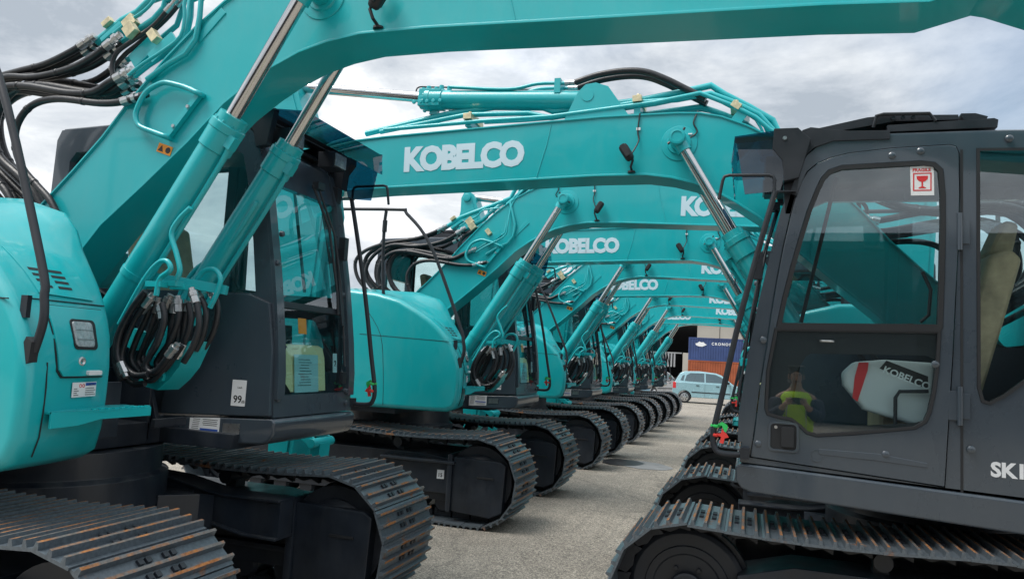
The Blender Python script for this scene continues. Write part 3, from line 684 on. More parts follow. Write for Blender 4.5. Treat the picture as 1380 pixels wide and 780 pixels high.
    q = MB(); q.box((1.15, -1.205, 1.72), (.035, .02, .09)); q.build('rail_bracket', 'frame', h)

CABO = [(1.200, 1.190), (1.189, 1.300), (1.186, 1.448), (1.163, 1.66), (1.132, 1.87), (1.096, 2.085), (1.053, 2.297), (1.018, 2.47), (.98, 2.64), (.945, 2.78), (.913, 2.87), (.875, 2.945), (.828, 2.987), (.77, 3.014), (.712, 3.026), (.521, 3.044), (-.072, 3.034), (-.70, 3.02), (-.735, 2.95), (-.74, 2.6), (-.74, 1.12)]
DOOR = [(1.143, 1.225), (1.125, 1.35), (1.114, 1.453), (1.096, 1.64), (1.071, 1.831), (1.050, 2.02), (1.024, 2.212), (.992, 2.41), (.956, 2.597), (.932, 2.70), (.902, 2.79), (.87, 2.848), (.82, 2.892), (.75, 2.922), (.66, 2.945), (.446, 2.966), (.16, 2.976), (.128, 2.965), (.115, 2.93), (.113, 2.70), (.120, 2.431), (.145, 1.836), (.182, 1.16)]
WUP = [(1.007, 1.968), (.978, 2.128), (.940, 2.30), (.898, 2.469), (.858, 2.62), (.813, 2.746), (.79, 2.80), (.755, 2.842), (.691, 2.864), (.30, 2.878), (.235, 2.868), (.203, 2.835), (.192, 2.70), (.191, 2.551), (.196, 2.25), (.204, 1.99)]
WLO = [(1.022, 1.942), (.208, 1.962), (.212, 1.86), (.218, 1.754), (.232, 1.64), (.252, 1.537), (.272, 1.487), (.32, 1.452), (.435, 1.430), (.62, 1.398), (.80, 1.372), (.85, 1.383), (.885, 1.415), (.93, 1.448), (1.00, 1.456), (1.055, 1.468), (1.066, 1.50), (1.060, 1.706)]
RWIN = [(.030, 2.955), (-.60, 2.94), (-.64, 2.88), (-.64, 2.1), (-.45, 1.95), (-.10, 1.64), (-.03, 1.595), (.012, 1.605), (.030, 1.68)]
YL, YR = 1.20, .30
def make_cab(root):
    c = MB()
    c.prism(CABO, 1.135, YL, 0, holes=[offs(DOOR, -.006), offs(RWIN, 0)])
    # right side plate with a big window
    RW = [(1.00, 1.93), (.95, 2.25), (.88, 2.60), (.82, 2.80), (.70, 2.86), (-.55, 2.86), (-.6, 2.8), (-.6, 2.0), (-.5, 1.93)]
    c.prism(CABO, YR, YR+.05, 0, holes=[RW])
    # front header, floor, rear wall, front corner posts
    c.prism([(.98, 2.64), (.913, 2.87), (.80, 2.99), (.60, 3.02), (.60, 2.97), (.77, 2.94), (.86, 2.84), (.925, 2.64)], YR+.05, 1.135)
    c.prism([(1.198, 1.19), (1.188, 1.32), (1.13, 1.32), (1.13, 1.19)], YR+.05, 1.135)
    c.strip([(1.189, 1.30), (1.186, 1.448), (1.163, 1.66), (1.132, 1.87), (1.096, 2.085), (1.053, 2.297), (1.018, 2.47), (.985, 2.62), (.90, 2.86)], YR+.001, YR+.075, .05)
    c.strip([(1.189, 1.30), (1.186, 1.448), (1.163, 1.66), (1.132, 1.87), (1.096, 2.085), (1.053, 2.297), (1.018, 2.47), (.985, 2.62), (.90, 2.86)], 1.125, YL-.001, .05)
    c.box((.2, .72, 1.20), (1.8, .76, .06)); 
    c.prism([(-.72, 2.55), (-.735, 2.95), (-.66, 3.0), (-.66, 2.55)], YR+.05, 1.135); c.prism([(-.735, 1.15), (-.735, 1.75), (-.68, 1.75), (-.68, 1.15)], YR+.05, 1.135)
    cab = c.build('cab', 'cab', root, bevel=.008, seg=3)
    r_ = MB()                                                        # roof
    r_.prism([(.83, 3.000), (.70, 3.045), (.50, 3.062), (-.10, 3.06), (-.72, 3.04), (-.70, 3.005), (.60, 3.015)], YR+.02, YL-.015)
    r_ = r_.build('roof', 'cab', cab, bevel=.02, seg=3)
    hb = MB()                                                        # black hatch and guard brackets
    hb.prism([(.93, 2.90), (.905, 3.09), (.86, 3.105), (.66, 3.075), (.45, 3.07), (.45, 3.02), (.74, 3.02), (.84, 2.985)], YL-.06, YL+.01)
    hb.prism([(.93, 2.90), (.905, 3.09), (.86, 3.105), (.66, 3.075), (.45, 3.07), (.45, 3.02), (.74, 3.02), (.84, 2.985)], YR+.0, YR+.06)
    hb.prism([(.88, 3.10), (.56, 3.165), (.42, 3.175), (.42, 3.135), (.87, 3.065)], YR+.10, YL-.04)
    hb.prism([(.46, 3.070), (-.075, 3.072), (-.08, 3.115), (-.06, 3.125), (.02, 3.122), (.46, 3.108)], YR+.06, YL-.02)
    hb.prism([(.42, 3.142), (.10, 3.135), (.10, 3.165), (.42, 3.178)], YR+.12, YL-.06)
    hb.prism([(.08, 3.13), (-.03, 3.125), (-.04, 3.145), (.02, 3.166), (.09, 3.168)], YR+.12, YL-.05)
    hb.tube([(.53, YL-.03, 3.10), (.515, YL-.02, 3.165), (.48, YL-.02, 3.172), (.25, YL-.02, 3.165), (.22, YL-.02, 3.12)], .010, 8)
    for i in range(3): hb.lathe((.33+i*.05, YL-.035, 3.15), (0, 1, 0), [(0, .012), (.012, .012)], 10)
    hb.build('roof_hatch', 'black', cab, bevel=.004)
    d_ = MB(); d_.prism(DOOR, 1.15, YL+.012, 0, holes=[offs(WUP, -.012), offs(WLO, -.008)])
    dr = d_.build('door', 'cab', cab, bevel=.006, seg=3)
    g_ = MB()
    for WW, e_ in ((WUP, .012), (WLO, .008)):
        g_.prism(offs(WW, -e_+.0005), YL-.02, YL+.018, 0, holes=[offs(WW, e_)])
    g_.prism([(1.02, 1.942), (.20, 1.962), (.20, 1.992), (1.014, 1.972)], YL-.03, YL+.021)
    g_.prism(offs(RWIN, .0005), YL-.02, YL+.006, 0, holes=[offs(RWIN, .016)])
    g_.build('window_gasket', 'gasket', cab)
    for nm, WW in (('door_window', WUP), ('lower_door_window', WLO), ('rear_side_window', RWIN)):
        q = MB(); q.prism(offs(WW, .003), YL+.000, YL+.004); q.build(nm, 'glass', cab)
    q = MB(); q.prism(offs(RW, -.002), YR+.02, YR+.024); q.build('right_window', 'glass', cab)
    q = MB(); q.box((-.70, .72, 2.15), (.005, .72, .80)); q.build('rear_window', 'glass', cab)
    q = MB(); q.strip([(1.130, 1.89), (1.094, 2.085), (1.051, 2.297), (1.016, 2.47), (.980, 2.64)], YR+.07, 1.13, .005); q.build('windscreen', 'screen', cab)
    q = MB(); q.strip([(1.187, 1.32), (1.184, 1.448), (1.161, 1.66), (1.134, 1.85)], YR+.07, 1.13, .005); q.build('lower_windscreen', 'screen', cab)
    q = MB(); q.strip([(1.140, 1.85), (1.134, 1.89)], YR+.05, 1.09, .03); q.build('screen_bar', 'black', cab, bevel=.003)
    FI = [(.862, 1.80), (.84, 1.815), (.26, 1.835), (.235, 1.82), (.225, 1.78), (.228, 1.62), (.245, 1.53), (.275, 1.492), (.32, 1.475), (.55, 1.445), (.80, 1.418), (.835, 1.43), (.86, 1.47), (.93, 1.57), (.945, 1.62), (.92, 1.70)]
    q = MB(); q.prism(offs(WLO, .004), YL-.006, YL-.002, 0, holes=[FI]); q.build('window_border', 'gasket', cab)
    # door furniture
    q = MB(); q.prism([(.79, 1.300), (.50, 1.300), (.26, 1.272), (.26, 1.248), (.50, 1.262), (.79, 1.270)], YL+.008, YL+.0155); q.build('door_crease', 'cab', cab, bevel=.0035, seg=3)
    q = MB(); q.prism(circ(.80, 1.262, .034, 28), YL+.008, YL+.0145, 0, holes=[circ(.80, 1.262, .028, 28)]); q.build('door_plug', 'cab', cab, bevel=.001)
    q = MB(); q.prism(rrect(.893, 1.268, 1.052, 1.430, .025), YL+.002, YL+.020, 0, holes=[rrect(.905, 1.280, 1.040, 1.418, .02)]); q.build('handle_frame', 'cab', cab, bevel=.004)
    q = MB(); q.prism(rrect(.904, 1.279, 1.041, 1.419, .02), YL+.006, YL+.0135)
    q.prism(rrect(.918, 1.295, .985, 1.405, .012), YL+.0135, YL+.034); q.build('door_handle', 'gasket', cab, bevel=.004)
    q = MB(); q.lathe((1.013, YL+.014, 1.40), (0, 1, 0), [(0, .009), (.005, .009)], 14); q.build('door_lock', 'zinc', cab)
    q = MB()
    for x, z in ((.98, 2.83), (.44, 2.925), (.30, 2.945), (1.105, 1.30), (1.09, 1.88), (.225, 1.79), (.46, 1.30), (.06, 1.36), (-.12, 3.0)):
        q.lathe((x, YL+.01, z), (0, 1, 0), [(0, .020), (.006, .019), (.011, .012), (.012, .003)], 16)
    for y, z in ((.33, 2.30), (.33, 2.12), (.33, 1.80), (.33, 1.38), (1.12, 1.33), (1.12, 1.70), (1.12, 2.0), (.33, 1.30), (1.12, 1.25)):
        x = 1.20 if z < 1.5 else (1.15 if z < 1.9 else (1.12 if z < 2.15 else 1.135))
        q.lathe((x-.012, y, z), (1, 0, 0), [(0, .019), (.018, .017), (.022, .010)], 14)
    q.lathe((.75, 1.165, 1.20+.04), (0, 1, 0), [(-.005, .025), (.001, .022)], 16)
    build_each(q, 'bolt_cap', 'cab', cab)
    for z in (1.58, 2.50):
        q = MB(); q.cyl((.112, YL+.016, z-.10), (.112, YL+.016, z+.10), .013, 12); q.box((.14, YL+.006, z), (.05, .014, .15)); q.box((.085, YL+.006, z), (.04, .014, .13)); q.build('hinge', 'cab', cab, bevel=.002)
    q = MB(); q.box((.10, YL+.0005, 2.02), (.012, .004, 1.86)); q.build('door_gap', 'gasket', cab)
    q = MB(); q.tube([(.79, YL+.012, 1.888), (.785, YL+.02, 1.888), (.73, YL+.02, 1.888), (.725, YL+.012, 1.888)], .006, 8); q.build('pull', 'zinc', cab)
    # skirt under the cab
    s_ = MB(); s_.prism([(1.225, 1.165), (1.20, 1.185), (-.74, 1.10), (-.74, .95), (-.70, .93), (1.14, 1.03), (1.19, 1.05), (1.22, 1.09)], YR-.02, YL+.02)
    s_.build('cab_skirt', 'cab', cab, bevel=.03, seg=4)
    # lower right panel of the cab
    s_ = MB(); s_.prism([(1.19, 1.20), (1.17, 1.60), (1.12, 1.87), (.98, 1.92), (.72, 1.92), (.58, 1.80), (.50, 1.60), (.40, 1.25), (.40, 1.16)], YR-.03, YR)
    s_.build('cab_side_panel', 'cab', cab, bevel=.008)
    s_ = MB(); s_.prism(rrect(.915, 1.245, 1.015, 1.40, .004), YR-.0325, YR-.03)
    s_.prism([(.62, 1.035), (.84, 1.05), (.84, 1.165), (.62, 1.15)], YR-.0225, YR-.02)
    s_.build('side_sticker', 'white', cab)
    s_ = MB(); s_.text('99', face_mtx(.93, YR-.0328, 1.265, -1), .062, 0, .0005, .001); s_.text('dB', face_mtx(.988, YR-.0328, 1.265, -1), .024, 0, .0005); s_.text('LwA', face_mtx(.955, YR-.0328, 1.35, -1), .018, 0, .0005)
    for i in range(9): s_.box((.655+.002*i, YR-.0228, 1.058+i*.011), (.05, .0008, .003))
    for i in range(4): s_.box((.77, YR-.0228, 1.115+i*.011), (.10+.01*(i % 2), .0008, .0035))
    for i in range(2): s_.box((.77, YR-.0228, 1.062+i*.010), (.11, .0008, .003))
    s_.build('sticker_print', 'ink', cab)
    s_ = MB(); s_.box((.765, YR-.0229, 1.088), (.13, .001, .012)); s_.build('sticker_band', 'blue', cab)
    s_ = MB(); s_.prism([(.865, 1.075), (.985, 1.08), (.985, 1.14), (.865, 1.135)], YR-.024, YR-.02)
    for i in range(4): s_.box((.925, YR-.0243, 1.088+i*.012), (.10, .001, .003))
    s_.build('name_plate', 'greyplastic' if False else 'zinc', cab)
    # visor
    v = MB(); v.prism([(1.275, 3.045), (.93, 3.085), (.93, 3.078), (1.270, 3.037)], YR-.04, YL+.05)
    v.prism([(1.275, 3.045), (1.290, 2.90), (1.284, 2.90), (1.269, 3.040)], YR-.04, YL+.05)
    v.prism([(1.268, 3.045), (1.03, 3.07), (1.00, 2.80), (1.02, 2.725), (1.21, 2.71)], YL+.05, YL+.056)
    v.build('visor', 'visor', cab)
    v = MB(); v.prism([(1.275, 3.052), (1.045, 3.078), (1.045, 3.03), (1.272, 3.01)], YL+.048, YL+.060); 
    v.build('visor_edge', 'visor', cab)
    v = MB(); v.prism([(1.06, 3.09), (.93, 3.09), (.86, 3.02), (.92, 2.80), (1.0, 2.78), (1.01, 2.90), (1.065, 2.97)], YL-.02, YL+.062); v.prism([(1.04, 3.085), (.86, 3.06), (.92, 2.84), (1.0, 2.85)], YR-.02, YR+.03)
    v.box((1.0, .72, 3.04), (.06, .80, .03)); v.box((1.03, .98, 2.93), (.13, .16, .11)); v.box((1.03, .45, 2.93), (.13, .16, .11))
    v.prism([(1.0, 2.78), (.93, 2.80), (.935, 2.60), (.99, 2.60)], YL-.06, YL+.0)
    v.build('visor_bracket', 'black', cab, bevel=.006)
    v = MB()
    for y in (.98, .45): v.box((1.10, y, 2.93), (.012, .14, .09))
    build_each(v, 'work_lamp', 'lens', cab, bevel=.004)
    v = MB(); v.lathe((1.00, YL+.062, 3.03), (0, 1, 0), [(0, .013), (.006, .011)], 12); v.build('visor_bolt', 'zinc', cab)
    # front hand rail and mirror hook
    q = MB(); yr = YL+.06
    q.tube([(1.045, yr, 2.72), (1.125, yr, 2.40), (1.220, yr, 1.99), (1.300, yr, 1.58), (1.345, yr, 1.35), (1.335, yr, 1.262), (1.29, yr, 1.235), (1.17, yr-.02, 1.235)], .0165, 10, smooth=6)
    q.box((1.00, yr-.02, 2.722), (.13, .06, .008)); q.box((1.175, YL+.03, 1.245), (.05, .08, .06))
    q.prism([(.965, 2.72), (.94, 2.80), (.92, 2.80), (.93, 2.70)], YL+.01, YL+.04)
    q.build('front_rail', 'black', cab, angle=50)
    q = MB(); q.tube([(1.050, yr, 2.70), (1.050, yr, 2.79), (1.058, yr, 2.810), (1.08, yr, 2.818), (1.30, yr, 2.822), (1.325, yr, 2.815), (1.335, yr, 2.79), (1.352, yr, 2.68)], .0095, 8)
    q.build('mirror_hook', 'black', cab, angle=50)
    q = MB(); q.cyl((1.050, yr, 2.675), (1.050, yr, 2.70), .013, 8); q.build('hook_nut', 'yzinc', cab)
    for mt, zz_, pts in (('green_ribbon', 1.395, [(0, 0), (.05, .025), (.09, .0), (.05, -.01), (.03, -.05), (.01, -.07), (-.01, -.02)]), ('red_ribbon', 1.345, [(0, 0), (.03, .02), (.045, .05), (.06, .0), (.10, -.01), (.055, -.03), (.07, -.085), (.03, -.09), (.02, -.04), (-.02, -.03)])):
        q = MB(); q.prism([(1.335-.045+x_*.55-.018, zz_+z_*.6) for x_, z_ in pts], yr+.012, yr+.024)
        q.tube([(a+.057, b_, c) for a, b_, c in [(1.275-.019, yr-.006, zz_-.01), (1.276, yr+.022, zz_-.012), (1.297, yr, zz_-.01), (1.276, yr-.02, zz_-.012), (1.256, yr-.006, zz_-.01)]], .010, 6)
        q.build('ribbon_knot', mt, cab)
    # wipers
    q = MB()
    q.tube([(1.01, .80, 2.72), (1.08, .93, 2.45), (1.15, .99, 2.0), (1.16, 1.0, 1.85)], .010, 6); q.tube([(1.02, .85, 2.72), (1.10, .98, 2.4), (1.17, 1.03, 1.95), (1.22, 1.04, 1.5)], .008, 6)
    q.box((1.15, 1.01, 2.05), (.012, .03, .55), Matrix.Rotation(R(-10), 3, 'Y')); q.box((1.03, .84, 2.72), (.05, .08, .05))
    q.box((1.125, 1.065, 2.32), (.05, .05, .16)); q.box((1.20, 1.06, 1.42), (.03, .05, .08))
    q.build('wiper', 'black', cab, bevel=.002)
    # interior
    q = MB(); q.prism([(.10, 1.25), (.45, 1.25), (.45, 1.55), (.10, 1.55)], .45, .95); q.prism([(-.02, 1.52), (.50, 1.56), (.52, 1.64), (.44, 1.69), (.02, 1.64)], .46, .96)
    q.prism([(-.05, 1.60), (.06, 1.64), (-.02, 2.10), (-.10, 2.42), (-.20, 2.46), (-.26, 2.40), (-.17, 2.05)], .47, .95)
    q.prism([(-.12, 2.44), (-.20, 2.64), (-.28, 2.62), (-.24, 2.42)], .58, .84)
    q.build('seat', 'seat', cab, bevel=.04, seg=3)
    q = MB()
    for y in (.42, .90):
        q.prism([(.10, 1.62), (.50, 1.66), (.52, 1.76), (.46, 1.80), (.10, 1.76)], y-.05, y+.05)
        q.tube([(.45, y, 1.78), (.50, y, 1.86), (.49, y, 1.95)], [.02, .014, .022], 8)
    q.prism([(1.02, 1.25), (1.10, 1.25), (1.06, 1.75), (.98, 1.75)], .42, .62)
    for y in (.66, .78): q.tube([(.95, y, 1.25), (.90, y, 1.60), (.84, y, 1.95)], .009, 6); q.box((.97, y, 1.27), (.18, .08, .02))
    q.tube([(.62, 1.02, 1.97), (.30, 1.02, 2.0), (.26, 1.02, 1.96), (.25, 1.02, 1.88)], .016, 8)
    q.tube([(.27, 1.07, 2.02), (.23, 1.075, 2.06), (.22, 1.075, 2.2), (.26, 1.07, 2.30)], .010, 8)
    q.tube([(.70, 1.0, 2.86), (.88, 1.0, 2.0)], .012, 6)
    q.box((.2, .72, 2.95), (1.4, .70, .02)); q.box((-.66, .72, 1.5), (.02, .7, .5)); q.prism([(.9, 1.24), (-.6, 1.24), (-.6, 1.60), (-.2, 1.60), (.0, 1.24)], .345, .42)
    q.build('cab_interior', 'gasket', cab, bevel=.008)
    q = MB(); q.prism([(.30, 1.455), (.55, 1.52), (.655, 1.65), (.66, 1.72), (.60, 1.785), (.45, 1.805), (.20, 1.80), (.20, 1.46)], .97, 1.09)  # stand-in added for the striped grey hood seen in the door glass
    gc = q.build('hood_standin', 'greyplastic', cab, bevel=.03, seg=4)
    q = MB(); q.prism([(.61, 1.585), (.585, 1.565), (.535, 1.74), (.53, 1.785), (.58, 1.782), (.60, 1.70)], 1.085, 1.0945); q.build('standin_stripe', 'red', cab)
    q = MB(); q.prism([(.475, 1.755), (.235, 1.655), (.235, 1.725), (.44, 1.80)], 1.085, 1.0925); q.build('standin_band', 'ink', cab)
    q = MB(); q.text('KOBELCO', face_mtx(.462, 1.0935, 1.735, 1, R(-20)), .054, 0, .001, .0012); q.build('standin_lettering', 'white', cab)
    q = MB(); q.tube([(.40, 1.125, 1.42), (.40, 1.125, 1.60), (.38, 1.125, 1.635), (.24, 1.125, 1.645)], .010, 8); q.build('grab_handle', 'gasket', cab)
    # papers behind the lower windscreen
    q = MB(); q.add([(1.166, .47, 1.35), (1.176, .82, 1.33), (1.150, .80, 1.60), (1.145, .49, 1.60), (1.160, .47, 1.35), (1.170, .82, 1.33), (1.144, .80, 1.60), (1.139, .49, 1.60)], [(0, 1, 2, 3), (7, 6, 5, 4), (0, 4, 5, 1), (1, 5, 6, 2), (2, 6, 7, 3), (3, 7, 4, 0)])
    q = MB(); 
    q.tube([(1.12, .44, 1.50), (1.10, .46, 1.56), (1.12, .52, 1.61), (1.13, .60, 1.615)], .012, 6)
    q.strip([(1.165, 1.335), (1.152, 1.45), (1.140, 1.55), (1.118, 1.615), (1.085, 1.63)], .50, .90, .003)
    q.add([(1.150, .50, 1.62), (1.135, .44, 1.58), (1.10, .40, 1.52), (1.09, .41, 1.45), (1.152, .497, 1.62), (1.137, .437, 1.58), (1.102, .397, 1.52), (1.092, .407, 1.45), (1.165, .50, 1.34), (1.150, .45, 1.40)], [(0, 1, 9, 8), (1, 2, 3, 9)]); q.build('yellow_card', 'ypaper', cab)
    q = MB(); q.box((1.164, .665, 1.45), (.003, .27, .24), Matrix.Rotation(R(-6), 3, 'Y')); q.build('document', 'paper', cab)
    q = MB()
    for i in range(10): q.box((1.1745-.001-i*.00195+.0008, .64+.006*(i % 3), 1.375+i*.018), (.0015, .15-.02*(i % 4), .004))
    q.build('document_print', 'ink', cab)
    q = MB(); q.box((1.167, .995, 1.52), (.003, .05, .13), Matrix.Rotation(R(-5), 3, 'Y')); q.build('number_sticker', 'white', cab)
    q = MB(); q.text('2', face_mtx(1.1695, .98, 1.495, 'f'), .06, 0, .0008, .001); q.build('number_print', 'ink', cab)
    q = MB(); q.box((1.148, .60, 1.75), (.003, .09, .10), Matrix.Rotation(R(-8), 3, 'Y')); q.build('warning_sticker', 'orange', cab)
    return cab

def make_boom(root):
    b = MB(); HW = .150
    loop = BOOM_BOT+BOOM_TOP
    inner = offs(loop, .012)
    # two webs slightly inside, top and bottom flanges as a closed box: one prism for webs, flange strip all round
    b.prism(offs(loop, .010), -HW+.012, HW-.012)
    b.strip([(p_[0], p_[1]+.005) for p_ in BOOM_BOT], -HW, HW, .012)
    tp = list(reversed(BOOM_TOP)); b.strip([(p_[0], p_[1]-.005) for p_ in tp], -HW, HW, .012)
    for s_ in (-1, 1):
        b.tube([(x, s_*(HW-.011), z+.013) for x, z in BOOM_BOT], .006, 5); b.tube([(x, s_*(HW-.011), z-.013) for x, z in BOOM_TOP[3:]], .006, 5)
    # boss discs and pin bosses
    for s_ in (-1, 1):
        y0 = s_*(HW-.012)
        b.lathe((1.70, y0, 3.50), (0, s_, 0), [(0, .135), (.006, .132), (.008, .09), (.02, .085)], 36)
        b.lathe((2.42, 0, 3.92), (0, s_, 0), [(0, .05), (.12, .05)], 20)
        b.prism([(2.08, 3.73), (2.26, 3.985), (2.36, 4.02), (2.44, 4.01), (2.50, 3.95), (2.60, 3.73)], s_*.085, s_*.115)
        # weld seam and stiffener line
        b.tube([(2.695, y0, 3.70), (2.725, y0, 3.53), (2.80, y0, 3.25)], .005, 6)
        b.tube([(4.62, y0, 3.60), (4.60, y0, 3.18)], .005, 6)
        b.lathe((5.15, s_*.10, 3.46), (0, s_, 0), [(0, .10), (.085, .10), (.09, .05)], 24)
    bm_ = b.build('boom', 'teal', root, bevel=.0025, seg=2, angle=30)
    # lettering on both sides
    for s_ in (-1, 1):
        q = MB(); y = s_*(HW-.0105)
        x0 = 2.955 if s_ < 0 else 3.965
        q.text('KOBELCO', face_mtx(x0, y, 3.352, s_, R(-1.2)*(1 if s_ < 0 else -1)), .268, 0, .0015, .0150, .90)
        # fit the word to its real width
        xs_ = [v_[0] for v_ in q.v]; a_, b2 = min(xs_), max(xs_)
        t0, t1 = (2.945, 3.955) if s_ < 0 else (2.905, 3.960)
        q.v = [(t0+(v_[0]-a_)/(b2-a_)*(t1-t0), v_[1], v_[2]) for v_ in q.v]
        q.build('boom_lettering', 'decal', bm_)
    # lift handle and sticker
    q = MB(); H_ = [(p_[0], -HW-.03, p_[1]) for p_ in ([.776, 2.75], [.70, 2.776], [.62, 2.803], [.578, 2.825], [.555, 2.86], [.550, 2.90], [.567, 2.95], [.588, 2.99], [.62, 3.025], [.67, 3.05], [.73, 3.065], [.80, 3.052], [.89, 3.025], [.975, 2.988])]
    q.tube([(H_[0][0], -HW+.01, H_[0][2])]+H_+[(H_[-1][0], -HW+.01, H_[-1][2])], .0155, 10, smooth=4)
    q.beam((.965, -HW-.008, 2.99), (.770, -HW-.008, 2.75), .03, .03)
    q.build('boom_step', 'teal', bm_, angle=50)
    q = MB()
    for t in (.3, .75): q.lathe((.965-.195*t, -HW-.022, 2.99-.24*t), (0, -1, 0), [(0, .012), (.01, .010)], 8)
    build_each(q, 'step_bolt', 'zinc', bm_)
    q = MB(); mt = face_mtx(.742, -HW+.0105, 2.689, -1, R(-18))
    vs_ = [mt @ Vector(v_) for v_ in ((-.052, -.026, 0), (.052, -.026, 0), (.052, .026, 0), (-.052, .026, 0), (-.052, -.026, .002), (.052, -.026, .002), (.052, .026, .002), (-.052, .026, .002))]
    q.add(vs_, [(0, 1, 2, 3), (7, 6, 5, 4), (0, 4, 5, 1), (1, 5, 6, 2), (2, 6, 7, 3), (3, 7, 4, 0)]); q.build('warning_sticker', 'orange', bm_)
    q = MB()
    def flat(pts, h0=.002, h1=.0028):
        n = len(pts); vs2 = [mt @ Vector((x_, y_, h0)) for x_, y_ in pts]+[mt @ Vector((x_, y_, h1)) for x_, y_ in pts]
        q.add(vs2, [tuple(range(n)), tuple(reversed(range(n, 2*n)))]+[(i, (i+1) % n, (i+1) % n+n, i+n) for i in range(n)])
    flat([(-.045, -.018), (-.005, -.018), (-.025, .018)]); flat([(.026+.018*math.cos(a*.5), .018*math.sin(a*.5)) for a in range(13)])
    q.build('sticker_symbol', 'ink', bm_)
    # work lamp on each side
    for s_ in (-1, 1):
        q = MB(); y = s_*HW
        q.tube([(2.045, y-.01*s_, 3.30), (2.045, y+.05*s_, 3.315), (2.03, y+.06*s_, 3.36), (2.035, y+.05*s_, 3.39)], .009, 8)
        q.lathe((2.047, y-.012*s_, 3.285), (0, 0, 1), [(0, .03), (.012, .028)], 14)
        q.lathe((2.055, y+.06*s_, 3.385), Vector((.35, .10*s_, .55)), [(-.025, .02), (-.015, .030), (.0, .034), (.085, .036), (.105, .030), (.112, .018)], 18); q.box((2.085, y+.065*s_, 3.43), (.035, .085, .10), Matrix.Rotation(R(32), 3, 'Y'))
        q.tube([(2.05, y+.05*s_, 3.40), (2.00, y+.01*s_, 3.52), (2.01, y, 3.60), (2.0, y, 3.74)], .006, 6, smooth=4)
        lo = q.build('boom_lamp', 'gasket', bm_, angle=40)
        q = MB(); q.box((2.006, y-.002*s_, 3.62), (.03, .012, .02)); q.box((1.62, y+.0*s_, 3.565), (.03, .01, .01)); q.build('lamp_clip', 'white', bm_)
    return bm_

def pin_cyl(mb, x, z, y0, y1, r):
    mb.cyl((x, y0, z), (x, y1, z), r, 24)
def hyd_cylinder(root, name, p0, ph, pe, r, rr, y, rod='cylinder_rod', side_pipe=True, cap=.05):
    a = Vector((p0[0], y, p0[1])); h = Vector((ph[0], y, ph[1])); e_ = Vector((pe[0], y, pe[1])); d_ = (h-a).normalized()
    L_ = (h-a).length
    c = MB(); c.lathe(a, d_, [(0, r*.7), (.02, r*.95), (.06, r), (L_-.21, r), (L_-.21, r*1.04), (L_-.205, r*1.12), (L_-.10, r*1.12), (L_-.095, r*1.18), (L_-.055, r*1.18), (L_-.05, r*1.0), (L_-.0, r*.98), (L_, r*.6)], 30)
    c.lathe(a+Vector((0, -r*.8, 0)), (0, 1, 0), [(0, r*.9), (r*1.6, r*.9)], 24)
    sd_ = Vector((d_.z, 0, -d_.x))                                      # forward-down side
    for k_ in range(10):
        an = 2*math.pi*k_/10; off = (sd_*math.cos(an)+Vector((0, 1, 0))*math.sin(an))*r*1.08
        c.lathe(a+d_*(L_-.05)+off*.88, d_, [(0, .010), (.012, .009)], 6)
    c.box(a+d_*(L_-.12)+sd_*(r*1.2)+Vector((0, -r*.3, 0)), (.05, .05, .07), d_.to_track_quat('Z', 'Y').to_matrix())
    if side_pipe:
        c.tube([a+d_*(L_-.12)+sd_*(r*1.25)+Vector((0, -r*.4, 0)), a+d_*(L_-.30)+sd_*(r*1.35)+Vector((0, -r*.3, 0)), a+d_*(L_*.45)+sd_*(r*1.35)+Vector((0, -r*.3, 0)), a+d_*(L_*.22)+sd_*(r*1.35)+Vector((0, -r*.3, 0))], .014, 8, smooth=4)
        for t in (.35,):
            c.lathe(a+d_*(L_*t), d_, [(0, r*1.06), (.035, r*1.06)], 30); c.box(a+d_*(L_*t+.018)+sd_*(r*1.2), (.03, .05, .035), d_.to_track_quat('Z', 'Y').to_matrix())
    o = c.build(name, 'teal', root, angle=32)
    q = MB(); q.cyl(h-d_*.3, e_, rr, 24); q.build(rod, 'chrome', o)
    return o, e_

